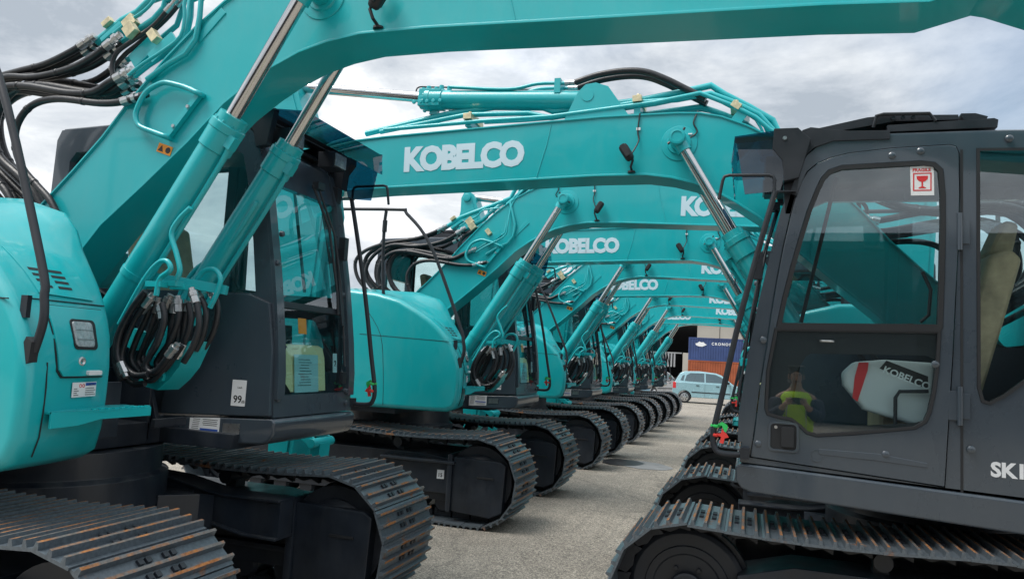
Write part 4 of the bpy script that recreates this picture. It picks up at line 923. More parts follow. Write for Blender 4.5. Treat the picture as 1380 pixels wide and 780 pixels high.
PIPE_R = []
def make_front(root, bm_):
    for y in (-.27, .25):
        o, e_ = hyd_cylinder(root, 'boom_cylinder', (.46, 1.48), (1.305, 2.81), (1.70, 3.50), .080, .040, y)
        q = MB(); s_ = -1 if y < 0 else 1
        q.cyl((1.70, y-s_*.12, 3.50), (1.70, y+s_*.065, 3.50), .062, 28)
        q.lathe((1.70, y+s_*.055, 3.50), (0, s_, 0), [(0, .058), (.016, .056), (.018, .040), (.013, .038)], 28)
        d_ = Vector((1.70-1.305, 0, 3.5-2.81)).normalized()
        q.cyl(Vector((1.70, y, 3.50))-d_*.11, Vector((1.70, y, 3.50))-d_*.04, .052, 24)
        q.build('rod_eye', 'teal', o, angle=40)
        q = MB(); q.tube([(1.66, y+s_*.03, 3.555), (1.65, y+s_*.03, 3.575)], .009, 6); q.tube([(1.75, y+s_*.02, 3.475), (1.77, y+s_*.02, 3.46)], .010, 6)
        q.tube([(1.62, s_*.145, 3.54), (1.57, s_*.15, 3.58), (1.60, s_*.15, 3.65), (1.57, s_*.14, 3.74)], .006, 6, smooth=4); build_each(q, 'grease_line', 'rubber', o)
    # arm cylinder on top of the boom
    ao, _ = hyd_cylinder(root, 'arm_cylinder', (2.40, 3.915), (3.90, 4.005), (5.18, 4.20), .082, .046, 0, side_pipe=False)
    q = MB(); q.box((3.80, 0, 4.00), (.20, .16, .15), Matrix.Rotation(R(-3.4), 3, 'Y'))
    for i in range(5): q.cyl((3.68+i*.06, -.07+.03*(i % 2), 4.08), (3.68+i*.06, -.07+.03*(i % 2), 4.14), .022, 8); q.cyl((3.68+i*.06, -.10, 3.95), (3.68+i*.06, -.12, 3.95), .018, 8); q.cyl((3.68+i*.06, .10, 3.95), (3.68+i*.06, .12, 3.95), .018, 8)
    q.build('cylinder_head', 'teal', ao, bevel=.008)
    q = MB()
    for y in (-.05, .06):
        q.tube([(2.62, y, 4.05), (2.85, y, 4.06), (3.1, y, 4.03), (3.62, y, 4.08)], .015, 8, smooth=5)
    q.box((2.68, 0, 4.03), (.05, .16, .12)); q.build('cylinder_pipe', 'teal', ao, angle=50)
    q = MB()
    for y in (-.05, .06): q.cyl((2.62, y, 4.05), (2.54, y, 4.05), .022, 10)
    q.build('hose_fitting', 'zinc', ao)
    q = MB()
    for y in (-.05, .06): q.tube([(2.54, y, 4.05), (2.36, y, 4.10), (2.15, y, 4.12), (1.98, y, 4.10), (1.82, y, 4.03), (1.68, y, 3.95), (1.52, y, 3.86)], .026, 10, smooth=5)
    q.build('boom_hose', 'rubber', ao, angle=50)
    q = MB(); q.tube([(3.68, -.09, 4.03), (3.5, -.10, 4.05), (3.3, -.09, 4.09), (2.9, -.09, 4.07)], .008, 6, smooth=5)
    q.tube([(3.9, -.09, 4.05), (4.0, -.10, 4.10), (3.99, -.1, 4.16), (3.85, -.09, 4.15), (3.5, -.09, 4.12), (3.3, -.09, 4.08)], .007, 6, smooth=5); q.build('signal_line', 'rubber', ao)
    # boom pipes: lower bundle climbing the back and running along the top
    YH = [-.02, -.075, -.115, .05, .10]
    for i in range(5):
        lo = [(p_[0], p_[1], p_[2]) for p_ in PIPE_LOW[i]]
        hi = PIPE_HI[[0, 1, 2, 3, 3][i]]
        yy = [.0, .05, .11, -.075, -.115][i]
        q = MB(); hp = [(p_[0], yy, p_[1]) for p_ in hi]
        last = lo[-1]
        pts = lo+[(hp[0][0]*.5+last[0]*.5-.03, (last[1]+yy)/2, max(last[2], 3.62)+.06*(1 if i < 3 else .2))]+hp[1:]
        r_ = [.026, .021, .017, .022, .016][i]
        q.tube(pts, r_, 10); bp = q.build('boom_pipe', 'teal', bm_, angle=60)
        lo2 = [(a+.20, b_, c-.20) for a, b_, c in lo[:-1]]+[(hp[0][0]*.6+(lo[-1][0]+.2)*.4-.06, (last[1]+yy)/2, 3.50)]
        q = MB(); q.tube(lo2+[h_ for h_ in hp if h_[0] > lo2[-1][0]+.02], r_, 10); bv = q.build('boom_pipe', 'teal', None, angle=60)
        PIPE_R.append((bp.data.name, bv.data)); bpy.data.objects.remove(bv)
    for k_, (dy_, dz_, dx_) in enumerate(((-.03, .045, -.05), (.03, .03, -.03), (-.14, -.03, .03))):
        lo = [(a+dx_, dy_-.05, c+dz_) for a, b_, c in PIPE_LOW[[1, 2, 3][k_]]]; hi = PIPE_HI[[1, 2, 3][k_]]
        q = MB(); q.tube(lo+[(lo[-1][0]*.5+hi[0][0]*.5, dy_-.02, 3.66), (hi[1][0]+dx_, dy_, hi[1][1]+dz_*.5)]+[(x_, dy_, z_+dz_*.3) for x_, z_ in hi[2:-1]], .010, 8, smooth=3); bp = q.build('boom_pipe', 'teal', bm_, angle=60)
        q = MB(); q.tube([(a+.2, b_, c-.2) for a, b_, c in lo[:-1]]+[(hi[0][0]-.02, dy_, 3.50)]+[(x_, dy_, z_+dz_*.3) for x_, z_ in hi[1:-1]], .010, 8, smooth=3); bv = q.build('boom_pipe', 'teal', None, angle=60)
        PIPE_R.append((bp.data.name, bv.data)); bpy.data.objects.remove(bv)
    q = MB()
    for x, z in ((1.30, 3.78), (2.03, 3.87), (3.42, 3.80)): q.box((x, -.02, z), (.07, .30, .05), Matrix.Rotation(R(-35 if x < 1.5 else 3), 3, 'Y')); q.cyl((x, -.1, z+.02), (x, -.1, z+.055), .016, 6); q.cyl((x, .06, z+.02), (x, .06, z+.055), .016, 6)
    for cx_, cy_, cz_, w_ in ((.33, -.075, 3.50, .085), (.385, -.12, 3.43, .075), (.60, -.155, 3.36, .05)):
        q.box((cx_, cy_, cz_), (w_, .045, .075), Matrix.Rotation(R(-40), 3, 'Y'))
    q.box((.10, -.03, 3.545), (.07, .035, .035), Matrix.Rotation(R(-35), 3, 'Y'))
    build_each(q, 'pipe_clamp', 'yzinc', bm_, bevel=.003)
    q = MB(); q.box((.16, -.01, 3.47), (.17, .10, .03), Matrix.Rotation(R(-35), 3, 'Y')); q.box((.66, -.145, 3.29), (.20, .02, .07), Matrix.Rotation(R(-38), 3, 'Y')); q.box((.44, -.05, 3.33), (.22, .03, .10), Matrix.Rotation(R(-38), 3, 'Y'))
    q.beam((.9, -.13, 3.32), (1.06, -.13, 3.48), .03, .05); q.box((3.42, 0, 3.77), (.05, .2, .1)); q.box((2.03, 0, 3.80), (.05, .2, .13)); q.box((1.27, 0, 3.70), (.08, .22, .12), Matrix.Rotation(R(-35), 3, 'Y'))
    build_each(q, 'pipe_bracket', 'teal', bm_, bevel=.004)
    # hoses
    rad = [.025, .024, .022, .027, .025, .021, .023, .014, .014]
    for i, h in enumerate(HOSES+[[(a-.03-.012*k_, b_-.055, c-.02) for k_, (a, b_, c) in enumerate(HOSES[j])] for j in (3, 4, 0, 1)]):
        q = MB(); r_ = (rad+[.024, .021, .022, .022])[i]
        for dy in ((0,) if i > 6 else (0, )):
            q.tube([(a, b_+dy, c) for a, b_, c in h], r_, 10, smooth=5)
        if i < 7 or i > 8:
            P = catmull(h, 5)
            for k_ in range(3, len(P)-3, 9):
                dd = (P[k_+1]-P[k_-1]).normalized(); q.lathe(P[k_]-dd*.012, dd, [(0, r_*1.02), (.002, r_*1.12), (.022, r_*1.12), (.024, r_*1.02)], 10)
        hs = q.build('hydraulic_hose', 'rubber', root, angle=50)
        a = Vector(h[0]); b_ = Vector(h[1]); dd = (a-b_).normalized()
        q = MB(); q.lathe(b_-dd*.02 if i < 7 else a-dd*.05, dd, [(0, r_*1.1), (.0, r_*1.25), (.05, r_*1.25), (.052, r_*.95), (.075, r_*.95), (.076, r_*1.35), (.10, r_*1.35), (.102, r_*1.0), (.13, r_*1.0)], 10); q.build('hose_fitting', 'zinc', hs)
    VH2 = VHOSES+[[(a+.035-.01*k_, b_+.07, c+.015) for k_, (a, b_, c) in enumerate(h)] for i, h in enumerate(VHOSES[:6])]+[[(a-.04, b_+.03, c-.03+.02*math.sin(k_)) for k_, (a, b_, c) in enumerate(h)] for h in (VHOSES[7], VHOSES[8], VHOSES[2])]
    for i, h in enumerate(VH2):
        q = MB(); q.tube(h, .0165, 9, smooth=5); hs = q.build('hydraulic_hose', 'rubber', root, angle=50)
        q = MB()
        for a, b_ in (((h[0], h[1]),) if i % 2 or i > 9 else ((h[-1], h[-2]),)):
            a = Vector(a); b_ = Vector(b_); dd = (b_-a).normalized(); q.lathe(a-dd*.03, dd, [(0, .016), (.02, .016), (.021, .024), (.045, .024), (.047, .021), (.085, .022), (.087, .019)], 8)
        q.build('hose_fitting', 'zinc', hs)
    q = MB()
    for h in VPIPES: q.tube(h, .0145, 9, smooth=5)
    q.prism(VALVE, -.22, -.06)
    for x, z in ((.90, 1.50), (1.0, 1.56), (1.06, 1.58), (.95, 1.42)): q.cyl((x, -.24, z), (x, -.20, z), .028, 8)
    for x, z, y in ((1.03, 1.91, -.3), (.98, 1.90, -.35), (1.02, 1.90, -.22)): q.box((x, y, z), (.10, .06, .03)); 
    q.beam((.78, -.3, 1.96), (1.22, -.1, 1.90), .05, .05)
    q.beam((.84, -.28, 1.66), (.80, -.28, 1.56), .05, .05)
    q.build('valve_block', 'teal', root, bevel=.004, angle=50)
    # cable loops and dark filler behind the hoses
def make_arm(root):
    a = MB()
    # pivot origin at boom tip pin, arm hanging down and slightly back
    out = [(.02, .80), (.10, .78), (.14, .70), (.14, .50), (.22, .12), (.20, -.10), (.02, -.9), (-.08, -2.2), (-.10, -2.62), (-.16, -2.70), (-.26, -2.70), (-.33, -2.62), (-.46, -1.0), (-.50, -.45), (-.42, -.05), (-.22, .30), (-.10, .62), (-.06, .74)]
    a.prism(out, -.14, .14)
    a.prism(offs(out, .05), -.152, -.14); a.prism(offs(out, .05), .14, .152)
    for s_ in (-1, 1):
        a.lathe((.04, s_*.15, .70), (0, s_, 0), [(0, .06), (.03, .06), (.035, .03)], 20); a.lathe((0, s_*.15, 0), (0, s_, 0), [(0, .10), (.05, .10), (.055, .05)], 24)
        a.lathe((-.21, s_*.14, -2.6), (0, s_, 0), [(0, .07), (.05, .07)], 20)
    o = a.build('arm', 'teal', root, bevel=.006)
    c = MB(); c.lathe((-.56, 0, -1.95), Vector((.16, 0, 1.7)), [(0, .05), (.02, .07), (1.15, .07), (1.16, .08), (1.26, .08), (1.27, .035), (1.5, .035)], 20); c.build('bucket_cylinder', 'teal', o, angle=40)
    l = MB(); l.beam((-.24, -.12, -2.25), (-.52, -.12, -2.42), .03, .08); l.beam((-.24, .12, -2.25), (-.52, .12, -2.42), .03, .08); l.beam((-.52, 0, -2.42), (-.50, 0, -2.72), .16, .09); l.cyl((-.52, -.16, -2.42), (-.52, .16, -2.42), .04, 14)
    l.build('bucket_link', 'teal', o, bevel=.006)
    return o

def make_excavator():
    root = empty('excavator')
    make_undercarriage(root); make_deck(root); make_body(root)
    make_cab(root); bm_ = make_boom(root); make_front(root, bm_)
    a = make_arm(root); a.location = (5.15, 0, 3.46)
    return root
GRP_BODY = ()
GRP_FRONT = ('boom', 'boom_cylinder', 'arm_cylinder', 'hydraulic_hose', 'valve_block', 'arm')
UNDER = ('track_belt', 'carbody')
def base(o): return o.name.split('.')[0]
def kids(o): return [q for q in KIDS.get(o.name, [])]
def copy_tree(o, parent=None):
    c = o.copy(); col.objects.link(c); c.parent = parent
    for ch in kids(o): copy_tree(ch, c)
    return c
proto = make_excavator()
KIDS = {}
for o in col.objects:
    if o.parent: KIDS.setdefault(o.parent.name, []).append(o)

def place(o, x, y, z, rz, label, group, body=0, fx=0, fz=0, cab=0, arm_rot=0, flip_under=False, caby=0, hs=0):
    o.location = (x, y, z); o.rotation_euler = (0, 0, rz)
    tag(o, label, 'excavator', group)
    for ch in [q for q in col.objects if q.parent == o]:
        n = base(ch); l0 = Vector(ch.location)
        if n in GRP_BODY: ch.location = l0+Vector((body, 0, 0))
        elif n in GRP_FRONT:
            ch.location = l0+Vector((fx, 0, fz))
            if n == 'hydraulic_hose' and hs and ch.data.vertices[0].co.z > 2.2: ch.location += Vector((.20, 0, -.20))
            if n == 'boom' and not hs:
                for sub_ in [q for q in col.objects if q.parent == ch and base(q) == 'boom_lettering']: sub_.location = (-.05, 0, .045)
            if n == 'boom' and hs:
                for sub_ in [q for q in col.objects if q.parent == ch]:
                    if base(sub_) == 'boom_pipe':
                        for nm_, dt in PIPE_R:
                            if sub_.data.name == nm_: sub_.data = dt
                    elif base(sub_) in ('pipe_clamp', 'pipe_bracket') and sum(v.co.x for v in sub_.data.vertices)/len(sub_.data.vertices) < 1.05: sub_.location = (.20, 0, -.20)
            if n == 'arm' and arm_rot: ch.rotation_euler = (0, -arm_rot, 0)
        elif n == 'cab': ch.location = l0+Vector((cab, caby, 0))
        elif n in UNDER and flip_under:
            ch.rotation_euler = (0, 0, math.pi); ch.location = (-l0.x, -l0.y, l0.z)

LGRP = 'teal excavators in the left row facing right'; RGRP = 'teal excavators in the right row facing left'
LEFT = [(3.45, 'nearest teal excavator of the left row, boom arching across the top of the picture', 0, 0, 0, .05),
        (8.05, 'teal excavator second in the left row, its body right behind the nearest cab', 0, .25, -.12, .15),
        (12.7, 'teal excavator third from the front of the left row', 0, .25, -.12, .15),
        (17.6, 'teal excavator fourth from the front of the left row', 0, .25, -.12, .15),
        (21.2, 'teal excavator second from the far end of the left row', 0, .25, -.12, .15),
        (25.4, 'teal excavator at the far end of the left row, closest to the parked cars', 0, .25, -.12, .15)]
RIGHT = [(5.65, 'nearest excavator of the right row, big dark grey cab at the right', 'r'),
         (10.2, 'teal excavator second in the right row, boom lettering partly behind a cylinder', 'r'),
         (14.8, 'teal excavator third in the right row, mostly hidden behind nearer booms', 'r'),
         (23.5, 'teal excavator at the far end of the right row, boom above the container', 'r')]
machines = []
for i, (y, lab, bd, fx, fz, cb) in enumerate(LEFT): machines.append(proto if i == 0 else copy_tree(proto))
rights = [copy_tree(proto) for _ in RIGHT]
for o, (y, lab, bd, fx, fz, cb) in zip(machines, LEFT):
    zy = gz(-4, y); place(o, -3.93+zy*1.8, y, zy, R(random.uniform(-.5, .5)) if y > 4 else 0, lab, LGRP, bd, fx, fz, cb, arm_rot=R(95) if y < 4 else R(random.uniform(8, 16)), caby=.07 if y < 4 else 0, hs=0 if y < 4 else 1)
for o, (y, lab, _) in zip(rights, RIGHT):
    place(o, 1.16, y, gz(1, y), math.pi, lab, RGRP, 0, 0, -.14, 0, arm_rot=0, flip_under=True, hs=1)
# only the nearest right-hand cab carries the model lettering and the fragile sticker
rc = [q for q in col.objects if q.parent == rights[0] and base(q) == 'cab'][0]
q = MB(); q.text('SK135', face_mtx(-.030, YL+.0015, 1.235, 1), .10, 0, .001, .004, 1.0); o = q.build('model_lettering', 'white', rc)
q = MB(); q.prism([(.232, 2.70), (.345, 2.70), (.35, 2.86), (.235, 2.865)], YL+.006, YL+.008); o = q.build('fragile_sticker', 'white', rc)
q = MB(); q.text('FRAGILE', face_mtx(.338, YL+.0085, 2.833, 1), .024, 0, .0005, .0008)
q.prism([(.245, 2.725), (.335, 2.725), (.335, 2.825), (.245, 2.825)], YL+.008, YL+.0092, 0, holes=[[(.251, 2.731), (.329, 2.731), (.329, 2.819), (.251, 2.819)]])
q.prism([(.262, 2.808), (.318, 2.808), (.316, 2.790), (.305, 2.778), (.294, 2.775), (.294, 2.750), (.308, 2.743), (.308, 2.739), (.272, 2.739), (.272, 2.743), (.286, 2.750), (.286, 2.775), (.275, 2.778), (.264, 2.790)], YL+.008, YL+.0093)
q.build('sticker_print', 'red', rc)

# ------------------------------------------------------------------ ground marks
q = MB(); q.slab([(-1.28+.62*math.cos(a*.25)*.9, 9.85+.55*math.sin(a*.25)) for a in range(25)], -.075, -.004) if False else None
def disc(name, cx, cy, rx, ry, mat, h=.004):
    v = []; n = 40
    rings = 6
    v.append((cx, cy, gz(cx, cy)+h))
    for j in range(1, rings+1):
        for i in range(n):
            a = 2*math.pi*i/n; wob = 1+.05*math.sin(3*a+1)+.03*math.sin(7*a)
            x = cx+rx*wob*j/rings*math.cos(a); y = cy+ry*wob*j/rings*math.sin(a); v.append((x, y, gz(x, y)+h))
    f = [(0, 1+i, 1+(i+1) % n) for i in range(n)]
    for j in range(rings-1):
        for i in range(n): f.append((1+j*n+i, 1+(j+1)*n+i, 1+(j+1)*n+(i+1) % n, 1+j*n+(i+1) % n))
    q = MB(); q.add(v, f); o = q.build(name, mat); return tag(o, kind='structure')
disc('concrete_patch', -1.62, 12.75, .42, .55, 'patch', .004)
disc('painted_shadow', -2.02, 12.80, .34, .48, 'shadow_tone', .008)  # painted shadow: dark oval laid on the asphalt beside the concrete patch

# ------------------------------------------------------------------ cars
def car(name, loc, rz, color, label, hatch=True):
    mat = paint(name+'_paint', color, 0.25, .6, metal=.2, var=.02)
    root = empty(name, loc, rz); tag(root, label, 'car')
    # side outline, x forward, 3.5 m long
    lower = [(-1.72, .30), (-1.75, .55), (-1.70, .78), (-1.66, .92), (1.0, .90), (1.45, .80), (1.70, .66), (1.76, .50), (1.74, .28)]
    def arch(cx): return [(cx+.31*math.cos(R(a)), .27+.31*math.sin(R(a))) for a in range(180, -1, -20)]
    bot = [(1.74, .28)]+[]
    loop = [(-1.72, .24)]+arch(-1.19)+arch(1.19)+[(1.74, .24), (1.77, .50), (1.71, .66), (1.50, .80), (1.02, .93), (.95, .95), (-1.62, .98), (-1.70, .90), (-1.76, .60)]
    b_ = MB(); b_.prism(loop, -.74, .74)
    cab_ = [(1.02, .93), (.45, 1.36), (.20, 1.44), (-.55, 1.50), (-1.20, 1.47), (-1.42, 1.38), (-1.66, .96)]
    b_.prism(offs(cab_, .0), -.60, .60) if False else None
    body = b_.build('body', mat, root, bevel=.05, seg=3)
    # cabin as tapered loft
    n = len(cab_)
    c = MB(); v = [(p_[0], -.73+(p_[1]-.95)*.24, p_[1]) for p_ in cab_]+[(p_[0], .73-(p_[1]-.95)*.24, p_[1]) for p_ in cab_]
    c.add(v, [tuple(range(n)), tuple(reversed(range(n, 2*n)))]+[(i, (i+1) % n, (i+1) % n+n, i+n) for i in range(n)])
    c.build('cabin', mat, root, bevel=.03, seg=3)
    def side(pts, name_, mt, off=.006):
        q = MB()
        for s_ in (-1, 1):
            vv = [(p_[0], s_*(.73-(p_[1]-.95)*.24+off), p_[1]) for p_ in pts]+[(p_[0], s_*(.73-(p_[1]-.95)*.24-.01), p_[1]) for p_ in pts]
            k = len(pts); q.add(vv, [tuple(range(k)), tuple(reversed(range(k, 2*k)))]+[(i, (i+1) % k, (i+1) % k+k, i+k) for i in range(k)])
        return build_each(q, name_, mt, root)
    side([(-.30, 1.0), (-.32, 1.41), (-.95, 1.40), (-1.12, 1.30), (-1.20, 1.02)], 'side_window', 'carglass')
    side([(-.24, 1.0), (-.26, 1.41), (.18, 1.38), (.42, 1.28), (.80, 1.0)], 'side_window', 'carglass')
    side([(-1.26, 1.03), (-1.20, 1.30), (-1.30, 1.28), (-1.40, 1.05)], 'side_window', 'carglass')
    q = MB(); q.add([(-1.675, -.60, 1.02), (-1.675, .60, 1.02), (-1.47, .54, 1.35), (-1.47, -.54, 1.35), (-1.60, -.60, 1.02), (-1.60, .60, 1.02), (-1.40, .54, 1.35), (-1.40, -.54, 1.35)], [(0, 1, 2, 3), (7, 6, 5, 4), (0, 4, 5, 1), (1, 5, 6, 2), (2, 6, 7, 3), (3, 7, 4, 0)]); q.build('rear_window', 'carglass', root)
    q = MB(); q.add([(1.00, -.66, .965), (1.00, .66, .965), (.49, .57, 1.345), (.49, -.57, 1.345), (.9, -.66, .965), (.9, .66, .965), (.4, .57, 1.345), (.4, -.57, 1.345)], [(0, 1, 2, 3), (7, 6, 5, 4), (0, 4, 5, 1), (1, 5, 6, 2), (2, 6, 7, 3), (3, 7, 4, 0)]); q.build('windscreen', 'carglass', root)
    q = MB(); q.box((0, -.745, .52), (1.75, .02, .045)); q.box((0, .745, .52), (1.75, .02, .045)); q.box((-1.74, 0, .42), (.06, 1.3, .10)); q.box((1.75, 0, .42), (.06, 1.3, .10)); q.build('trim_strip', 'gasket', root, bevel=.005)
    q = MB()
    for s_ in (-1, 1): q.box((-1.66, s_*.66, .80), (.16, .17, .30))
    build_each(q, 'tail_light', 'red', root, bevel=.03)
    q = MB()
    for s_ in (-1, 1): q.box((1.64, s_*.56, .66), (.16, .30, .14))
    build_each(q, 'headlight', 'lens', root, bevel=.03)
    q = MB()
    for s_ in (-1, 1): q.box((.78, s_*.82, 1.02), (.10, .16, .11))
    build_each(q, 'mirror', 'gasket', root, bevel=.03)
    q = MB()
    for x in (-.27, .86):
        for s_ in (-1, 1): q.box((x, s_*.741, .62), (.008, .004, .62))
    for x in (-.55, .35):
        for s_ in (-1, 1): q.box((x-.05, s_*.752, .84), (.14, .02, .03))
    q.build('door_line', 'gasket', root)
    for x in (-1.19, 1.19):
        for s_ in (-1, 1):
            t = MB(); t.lathe((x, s_*.60, .27), (0, s_, 0), [(0, .24), (.01, .27), (.13, .27), (.15, .25), (.15, .19), (.14, .18)], 28)
            wh = t.build('wheel', 'rubber', root, angle=40)
            t = MB(); t.lathe((x, s_*.745, .27), (0, s_, 0), [(0, .185), (.004, .185), (.010, .16), (.002, .05), (.008, .035)], 24); t.build('rim', 'zinc', wh, angle=30)
            t = MB()
            for k_ in range(6):
                a = k_*math.pi/3; t.box((x+.115*math.cos(a), s_*.7535, .27+.115*math.sin(a)), (.055, .004, .042), Matrix.Rotation(-a, 3, 'Y'))
            t.build('rim_slot', 'gasket', wh)
    return root
car('small_hatchback', (-1.80, 38.6, gz(-1.8, 38.6)), R(2), (0.30, 0.50, 0.56), 'pale blue small hatchback seen from the side in front of the shipping containers').scale = (1.05, 1.05, 1.05)
car('silver_car', (-5.0, 42.5, -.1), R(62), (0.48, 0.49, 0.50), 'silver car parked behind the pale blue hatchback')
car('blue_car', (-6.35, 36.6, -.1), R(-172), (0.22, 0.40, 0.52), 'light blue car half hidden behind the farthest tracks of the left row')
car('white_car', (2.4, 45.0, gz(2.4, 45)), R(28), (0.62, 0.63, 0.64), 'white car behind the front end of the pale blue hatchback')

# ------------------------------------------------------------------ containers and warehouse
def ribbed(name_mat, c, label, x0, x1, y, z0, z1, depth=2.44):
    M[name_mat] = paint(name_mat, c, 0.55, var=.22, scale=.8)
    q = MB(); n = int((x1-x0)/.28); pts = []
    for i in range(n):
        a = x0+.12+(x1-x0-.24)*i/n; s_ = (x1-x0-.24)/n
        pts += [(a, y), (a+s_*.35, y), (a+s_*.5, y+.04), (a+s_*.85, y+.04)]
    pts.append((x1-.12, y)); pts += [(x1-.12, y+depth), (x0+.12, y+depth)]
    root = empty('shipping_container', ((x0+x1)/2, y+depth/2, z0)); off = Vector(((x0+x1)/2, y+depth/2, z0))
    def fin(mb, nm, mt, **k_):
        mb.v = [tuple(Vector(v)-off) for v in mb.v]; return mb.build(nm, mt, root, **k_)
    q.slab(pts, z0+.12, z1-.10); fin(q, 'wall', name_mat)
    f = MB()
    for x in (x0, x1-.12):
        for yy in (y-.03, y+depth-.1): f.box((x+.06, yy+.06, (z0+z1)/2), (.14, .14, z1-z0))
    for z in (z0+.07, z1-.06):
        f.box(((x0+x1)/2, y+.03, z), (x1-x0, .10, .13)); f.box(((x0+x1)/2, y+depth-.03, z), (x1-x0, .10, .13))
    fin(f, 'frame', name_mat)
    tag(root, label, 'container'); return root, fin
YC = 88.0
ro, fin = ribbed('container_blue', (0.030, 0.058, 0.17), 'blue shipping container with white lettering stacked on an orange one', -6.75, 5.5, YC, 2.55, 5.15)
q = MB(); q.text('CRONOS', face_mtx(-4.2, YC-.012, 4.35, -1), .42, 0, .004, .012, 1.35)
q.prism([(-5.4+(x_+5.4)*.75, 4.4+(z_-4.4)*.7) for x_, z_ in [(-6.1, 4.2), (-5.7, 4.05), (-5.2, 4.0), (-4.75, 4.2), (-4.5, 4.35), (-4.75, 4.5), (-5.0, 4.75), (-5.35, 4.7), (-5.6, 4.85), (-5.85, 4.6), (-6.2, 4.5)]], YC-.016, YC-.008)
for i in range(5): q.text('4071D'[i], face_mtx(4.6, YC-.012, 4.25-i*.42, -1), .38, 0, .004, .008)
q.v = [tuple(Vector(v)-Vector((-.625, YC+1.22, 2.55))) for v in q.v]; q.build('lettering', 'white', ro)
ribbed('container_orange', (0.30, 0.075, 0.028), 'rust orange shipping container under the blue one', -6.75, 5.5, YC, -.08, 2.53)
M['cladding'] = paint('beige_cladding', (0.40, 0.38, 0.34), 0.6, var=.06, scale=.5)
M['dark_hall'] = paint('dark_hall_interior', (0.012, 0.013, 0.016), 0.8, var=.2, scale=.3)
M['railwhite'] = paint('pale_slats', (0.42, 0.44, 0.46), 0.6, var=.05)
root = empty('warehouse', (0, 108, 0)); tag(root, 'large open warehouse with pale panels above the stacked containers', 'building')
def W(mb, nm, mt, **k_): mb.v = [tuple(Vector(v)-Vector((0, 108, 0))) for v in mb.v]; return mb.build(nm, mt, root, **k_)
q = MB()
for i in range(12):
    q.box((-6.9+i*3.0+1.48, 104, 7.6), (2.92, .25, 4.6))
q.v = [tuple(Vector(v)-Vector((0, 108, 0))) for v in q.v]; build_each(q, 'panel', 'cladding', root, bevel=.03)
q = MB(); q.box((-7.7, 103.6, 1.75), (1.8, 2, 3.7)); W(q, 'pillar', 'cladding', bevel=.05)
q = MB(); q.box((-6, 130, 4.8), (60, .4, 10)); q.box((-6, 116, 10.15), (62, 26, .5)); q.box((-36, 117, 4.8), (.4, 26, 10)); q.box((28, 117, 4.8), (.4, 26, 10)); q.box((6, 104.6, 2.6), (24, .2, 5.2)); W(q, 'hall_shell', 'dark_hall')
q = MB()
for i in range(26): q.box((-20.5+i*.42, 106, 2.6), (.22, .12, 1.9))
q.box((-15, 106, 3.6), (12, .16, .16)); W(q, 'slat_fence', 'railwhite')
q = MB(); 
for i in range(8): q.beam((-32+i*3.4, 104, 9.4), (-30.3+i*3.4, 104, 9.9), .1, .1); q.beam((-30.3+i*3.4, 104, 9.9), (-28.6+i*3.4, 104, 9.4), .1, .1)
q.box((-19, 104, 9.2), (28, .3, .3)); q.box((-19, 104, 10.0), (28, .3, .2))
for x in (-33, -26, -19): q.box((x, 104, 4.8), (.35, .35, 9.6))
W(q, 'roof_truss', 'frame')

# hall-shaped block added out of view so the cab glass mirrors something dark
root = empty('reflection_backdrop', (3, -24, 0)); tag(root, 'unseen dark block added behind the photographer to darken reflections in the cab windows', 'building')
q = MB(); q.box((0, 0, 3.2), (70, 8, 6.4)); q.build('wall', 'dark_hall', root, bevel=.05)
q = MB(); q.box((0, 0, 6.55), (71, 9, .3)); q.build('roof', 'frame', root, bevel=.03)
for i in range(7):
    q = MB(); q.box((-27+i*9, 4.02, 2.2), (5, .06, 4.4)); q.build('door', 'black', root, bevel=.01)

# ------------------------------------------------------------------ the photographer, mirrored in the nearest cab door
M['skin'] = paint('skin', (0.42, 0.24, 0.16), 0.5, var=.06); M['vest'] = paint('hi_vis_vest', (0.55, 0.85, 0.03), 0.7, var=.08, scale=12); M['trousers'] = paint('dark_trousers', (0.03, 0.035, 0.06), 0.8); M['hair'] = paint('dark_hair', (0.02, 0.015, 0.012), 0.6); M['tape'] = paint('reflective_tape', (0.6, 0.62, 0.62), 0.3, metal=.4)
def skin_body(name, joints, edges, mat, parent=None, levels=2):
    me = bpy.data.meshes.new(name); me.from_pydata([j[0] for j in joints], edges, []); me.materials.append(M[mat])
    o = bpy.data.objects.new(name, me); col.objects.link(o)
    if parent: o.parent = parent
    md = o.modifiers.new('skin', 'SKIN'); md.use_smooth_shade = True
    for i, j in enumerate(joints):
        sv = me.skin_vertices[0].data[i]; sv.radius = j[1]; sv.use_root = (i == 0)
    sb = o.modifiers.new('sub', 'SUBSURF'); sb.levels = levels; sb.render_levels = levels
    return o
pr = empty('person', (0.52, -0.42, -.08)); tag(pr, 'person in a yellow safety vest holding up a phone, mirrored in the grey cab door', 'person')
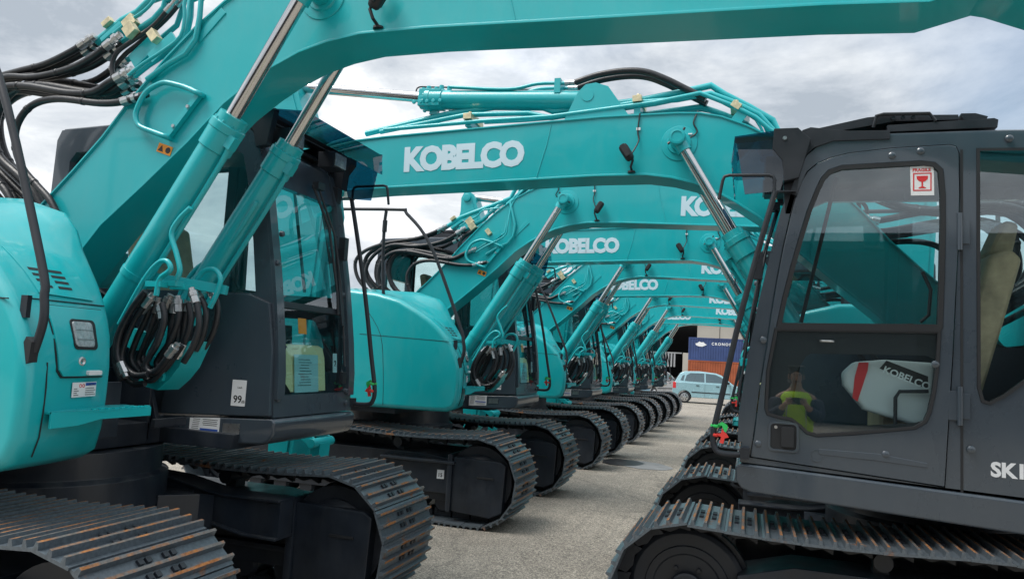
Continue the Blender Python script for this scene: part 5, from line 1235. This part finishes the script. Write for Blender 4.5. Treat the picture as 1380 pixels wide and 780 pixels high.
J = [((0, 0, .98), (.15, .10)), ((0, 0, 1.15), (.13, .085)), ((0, .0, 1.35), (.14, .085)), ((0, 0, 1.47), (.075, .065)), ((0, .01, 1.55), (.055, .055)),
     ((0, .03, 1.64), (.075, .09)), ((0, .02, 1.74), (.065, .085)),
     ((-.19, 0, 1.42), (.055, .055)), ((-.25, .10, 1.20), (.042, .042)), ((-.14, .34, 1.34), (.032, .032)), ((-.11, .40, 1.39), (.036, .02)),
     ((.19, 0, 1.42), (.055, .055)), ((.25, .10, 1.20), (.042, .042)), ((.10, .34, 1.34), (.032, .032)), ((.07, .40, 1.39), (.036, .02)),
     ((-.10, 0, .90), (.095, .10)), ((-.11, .02, .50), (.065, .07)), ((-.12, 0, .10), (.042, .045)), ((-.13, .14, .05), (.045, .035)),
     ((.10, 0, .90), (.095, .10)), ((.11, .02, .50), (.065, .07)), ((.12, 0, .10), (.042, .045)), ((.13, .14, .05), (.045, .035))]
E_ = [(0, 1), (1, 2), (2, 3), (3, 4), (4, 5), (5, 6), (3, 7), (7, 8), (8, 9), (9, 10), (3, 11), (11, 12), (12, 13), (13, 14), (0, 15), (15, 16), (16, 17), (17, 18), (0, 19), (19, 20), (20, 21), (21, 22)]
skin_body('body', J, E_, 'skin', pr)
skin_body('trousers', [((0, 0, 1.0), (.175, .125)), ((-.10, 0, .88), (.11, .115)), ((-.11, .02, .50), (.085, .09)), ((-.12, 0, .13), (.07, .07)), ((.10, 0, .88), (.11, .115)), ((.11, .02, .50), (.085, .09)), ((.12, 0, .13), (.07, .07))], [(0, 1), (1, 2), (2, 3), (0, 4), (4, 5), (5, 6)], 'trousers', pr)
skin_body('vest', [((0, 0, .93), (.215, .165)), ((0, 0, 1.13), (.215, .165)), ((0, .01, 1.31), (.235, .165)), ((0, .0, 1.44), (.17, .13)), ((-.20, .01, 1.41), (.135, .125)), ((.20, .01, 1.41), (.135, .125))], [(0, 1), (1, 2), (2, 3), (3, 4), (3, 5)], 'vest', pr)
skin_body('sleeve', [((-.20, 0, 1.42), (.105, .105)), ((-.25, .10, 1.20), (.082, .082)), ((-.16, .30, 1.31), (.060, .060))], [(0, 1), (1, 2)], 'trousers', pr)
skin_body('sleeve', [((.20, 0, 1.42), (.105, .105)), ((.25, .10, 1.20), (.082, .082)), ((.12, .30, 1.31), (.060, .060))], [(0, 1), (1, 2)], 'trousers', pr)
q = MB()
for z in (1.05, 1.2): q.lathe((0, 0, z), (0, 0, 1), [(0, .205), (.05, .208)], 24); q.v = [(v[0], v[1]*.75 if z < v[2]+.3 else v[1], v[2]) for v in q.v]
q = MB(); 
for sx_ in (-.09, .09): q.box((sx_, .118, 1.20), (.045, .02, .40))
q.build('vest_tape', 'tape', pr, bevel=.005)
skin_body('hair', [((0, -.015, 1.70), (.088, .095)), ((0, -.01, 1.77), (.08, .09)), ((0, -.03, 1.62), (.07, .06))], [(0, 1), (0, 2)], 'hair', pr)
# face: nose, ears, eyes; five fingers a hand round the phone
q = MB(); q.lathe((0, .115, 1.665), (0, .6, -1), [(0, .008), (.03, .016), (.045, .010)], 10)
for sx_ in (-1, 1): q.box((sx_*.082, .02, 1.665), (.016, .035, .055))
q.build('face', 'skin', pr, bevel=.006)
q = MB()
for sx_ in (-1, 1): q.lathe((sx_*.032, .112, 1.69), (0, 1, 0), [(0, .010), (.008, .007)], 10)
q.box((0, .118, 1.612), (.045, .006, .010)); q.build('eyes_and_mouth', 'hair', pr)
q = MB()
for sx_ in (-1, 1):
    for k_ in range(4):
        z = 1.365+.019*k_; L_ = [.055, .065, .062, .05][k_]
        q.tube([(sx_*.10-.02, .41, z), (sx_*.085-.02, .45, z), (sx_*(.085-L_*.7)-.02, .462, z+.004)], [.010, .009, .007], 8, smooth=3)
    q.tube([(sx_*.10-.02, .39, 1.385), (sx_*.08-.02, .40, 1.40), (sx_*.05-.02, .425, 1.41)], [.012, .010, .008], 8, smooth=3)
q.build('finger', 'skin', pr, angle=60)
ph = MB(); ph.box((-.02, .44, 1.40), (.15, .009, .075)); o = ph.build('phone', 'gasket', None, bevel=.004); o.location = (0.52, -0.42, -.08)
tag(o, 'dark phone held up in both hands by the person in the yellow vest', 'phone')
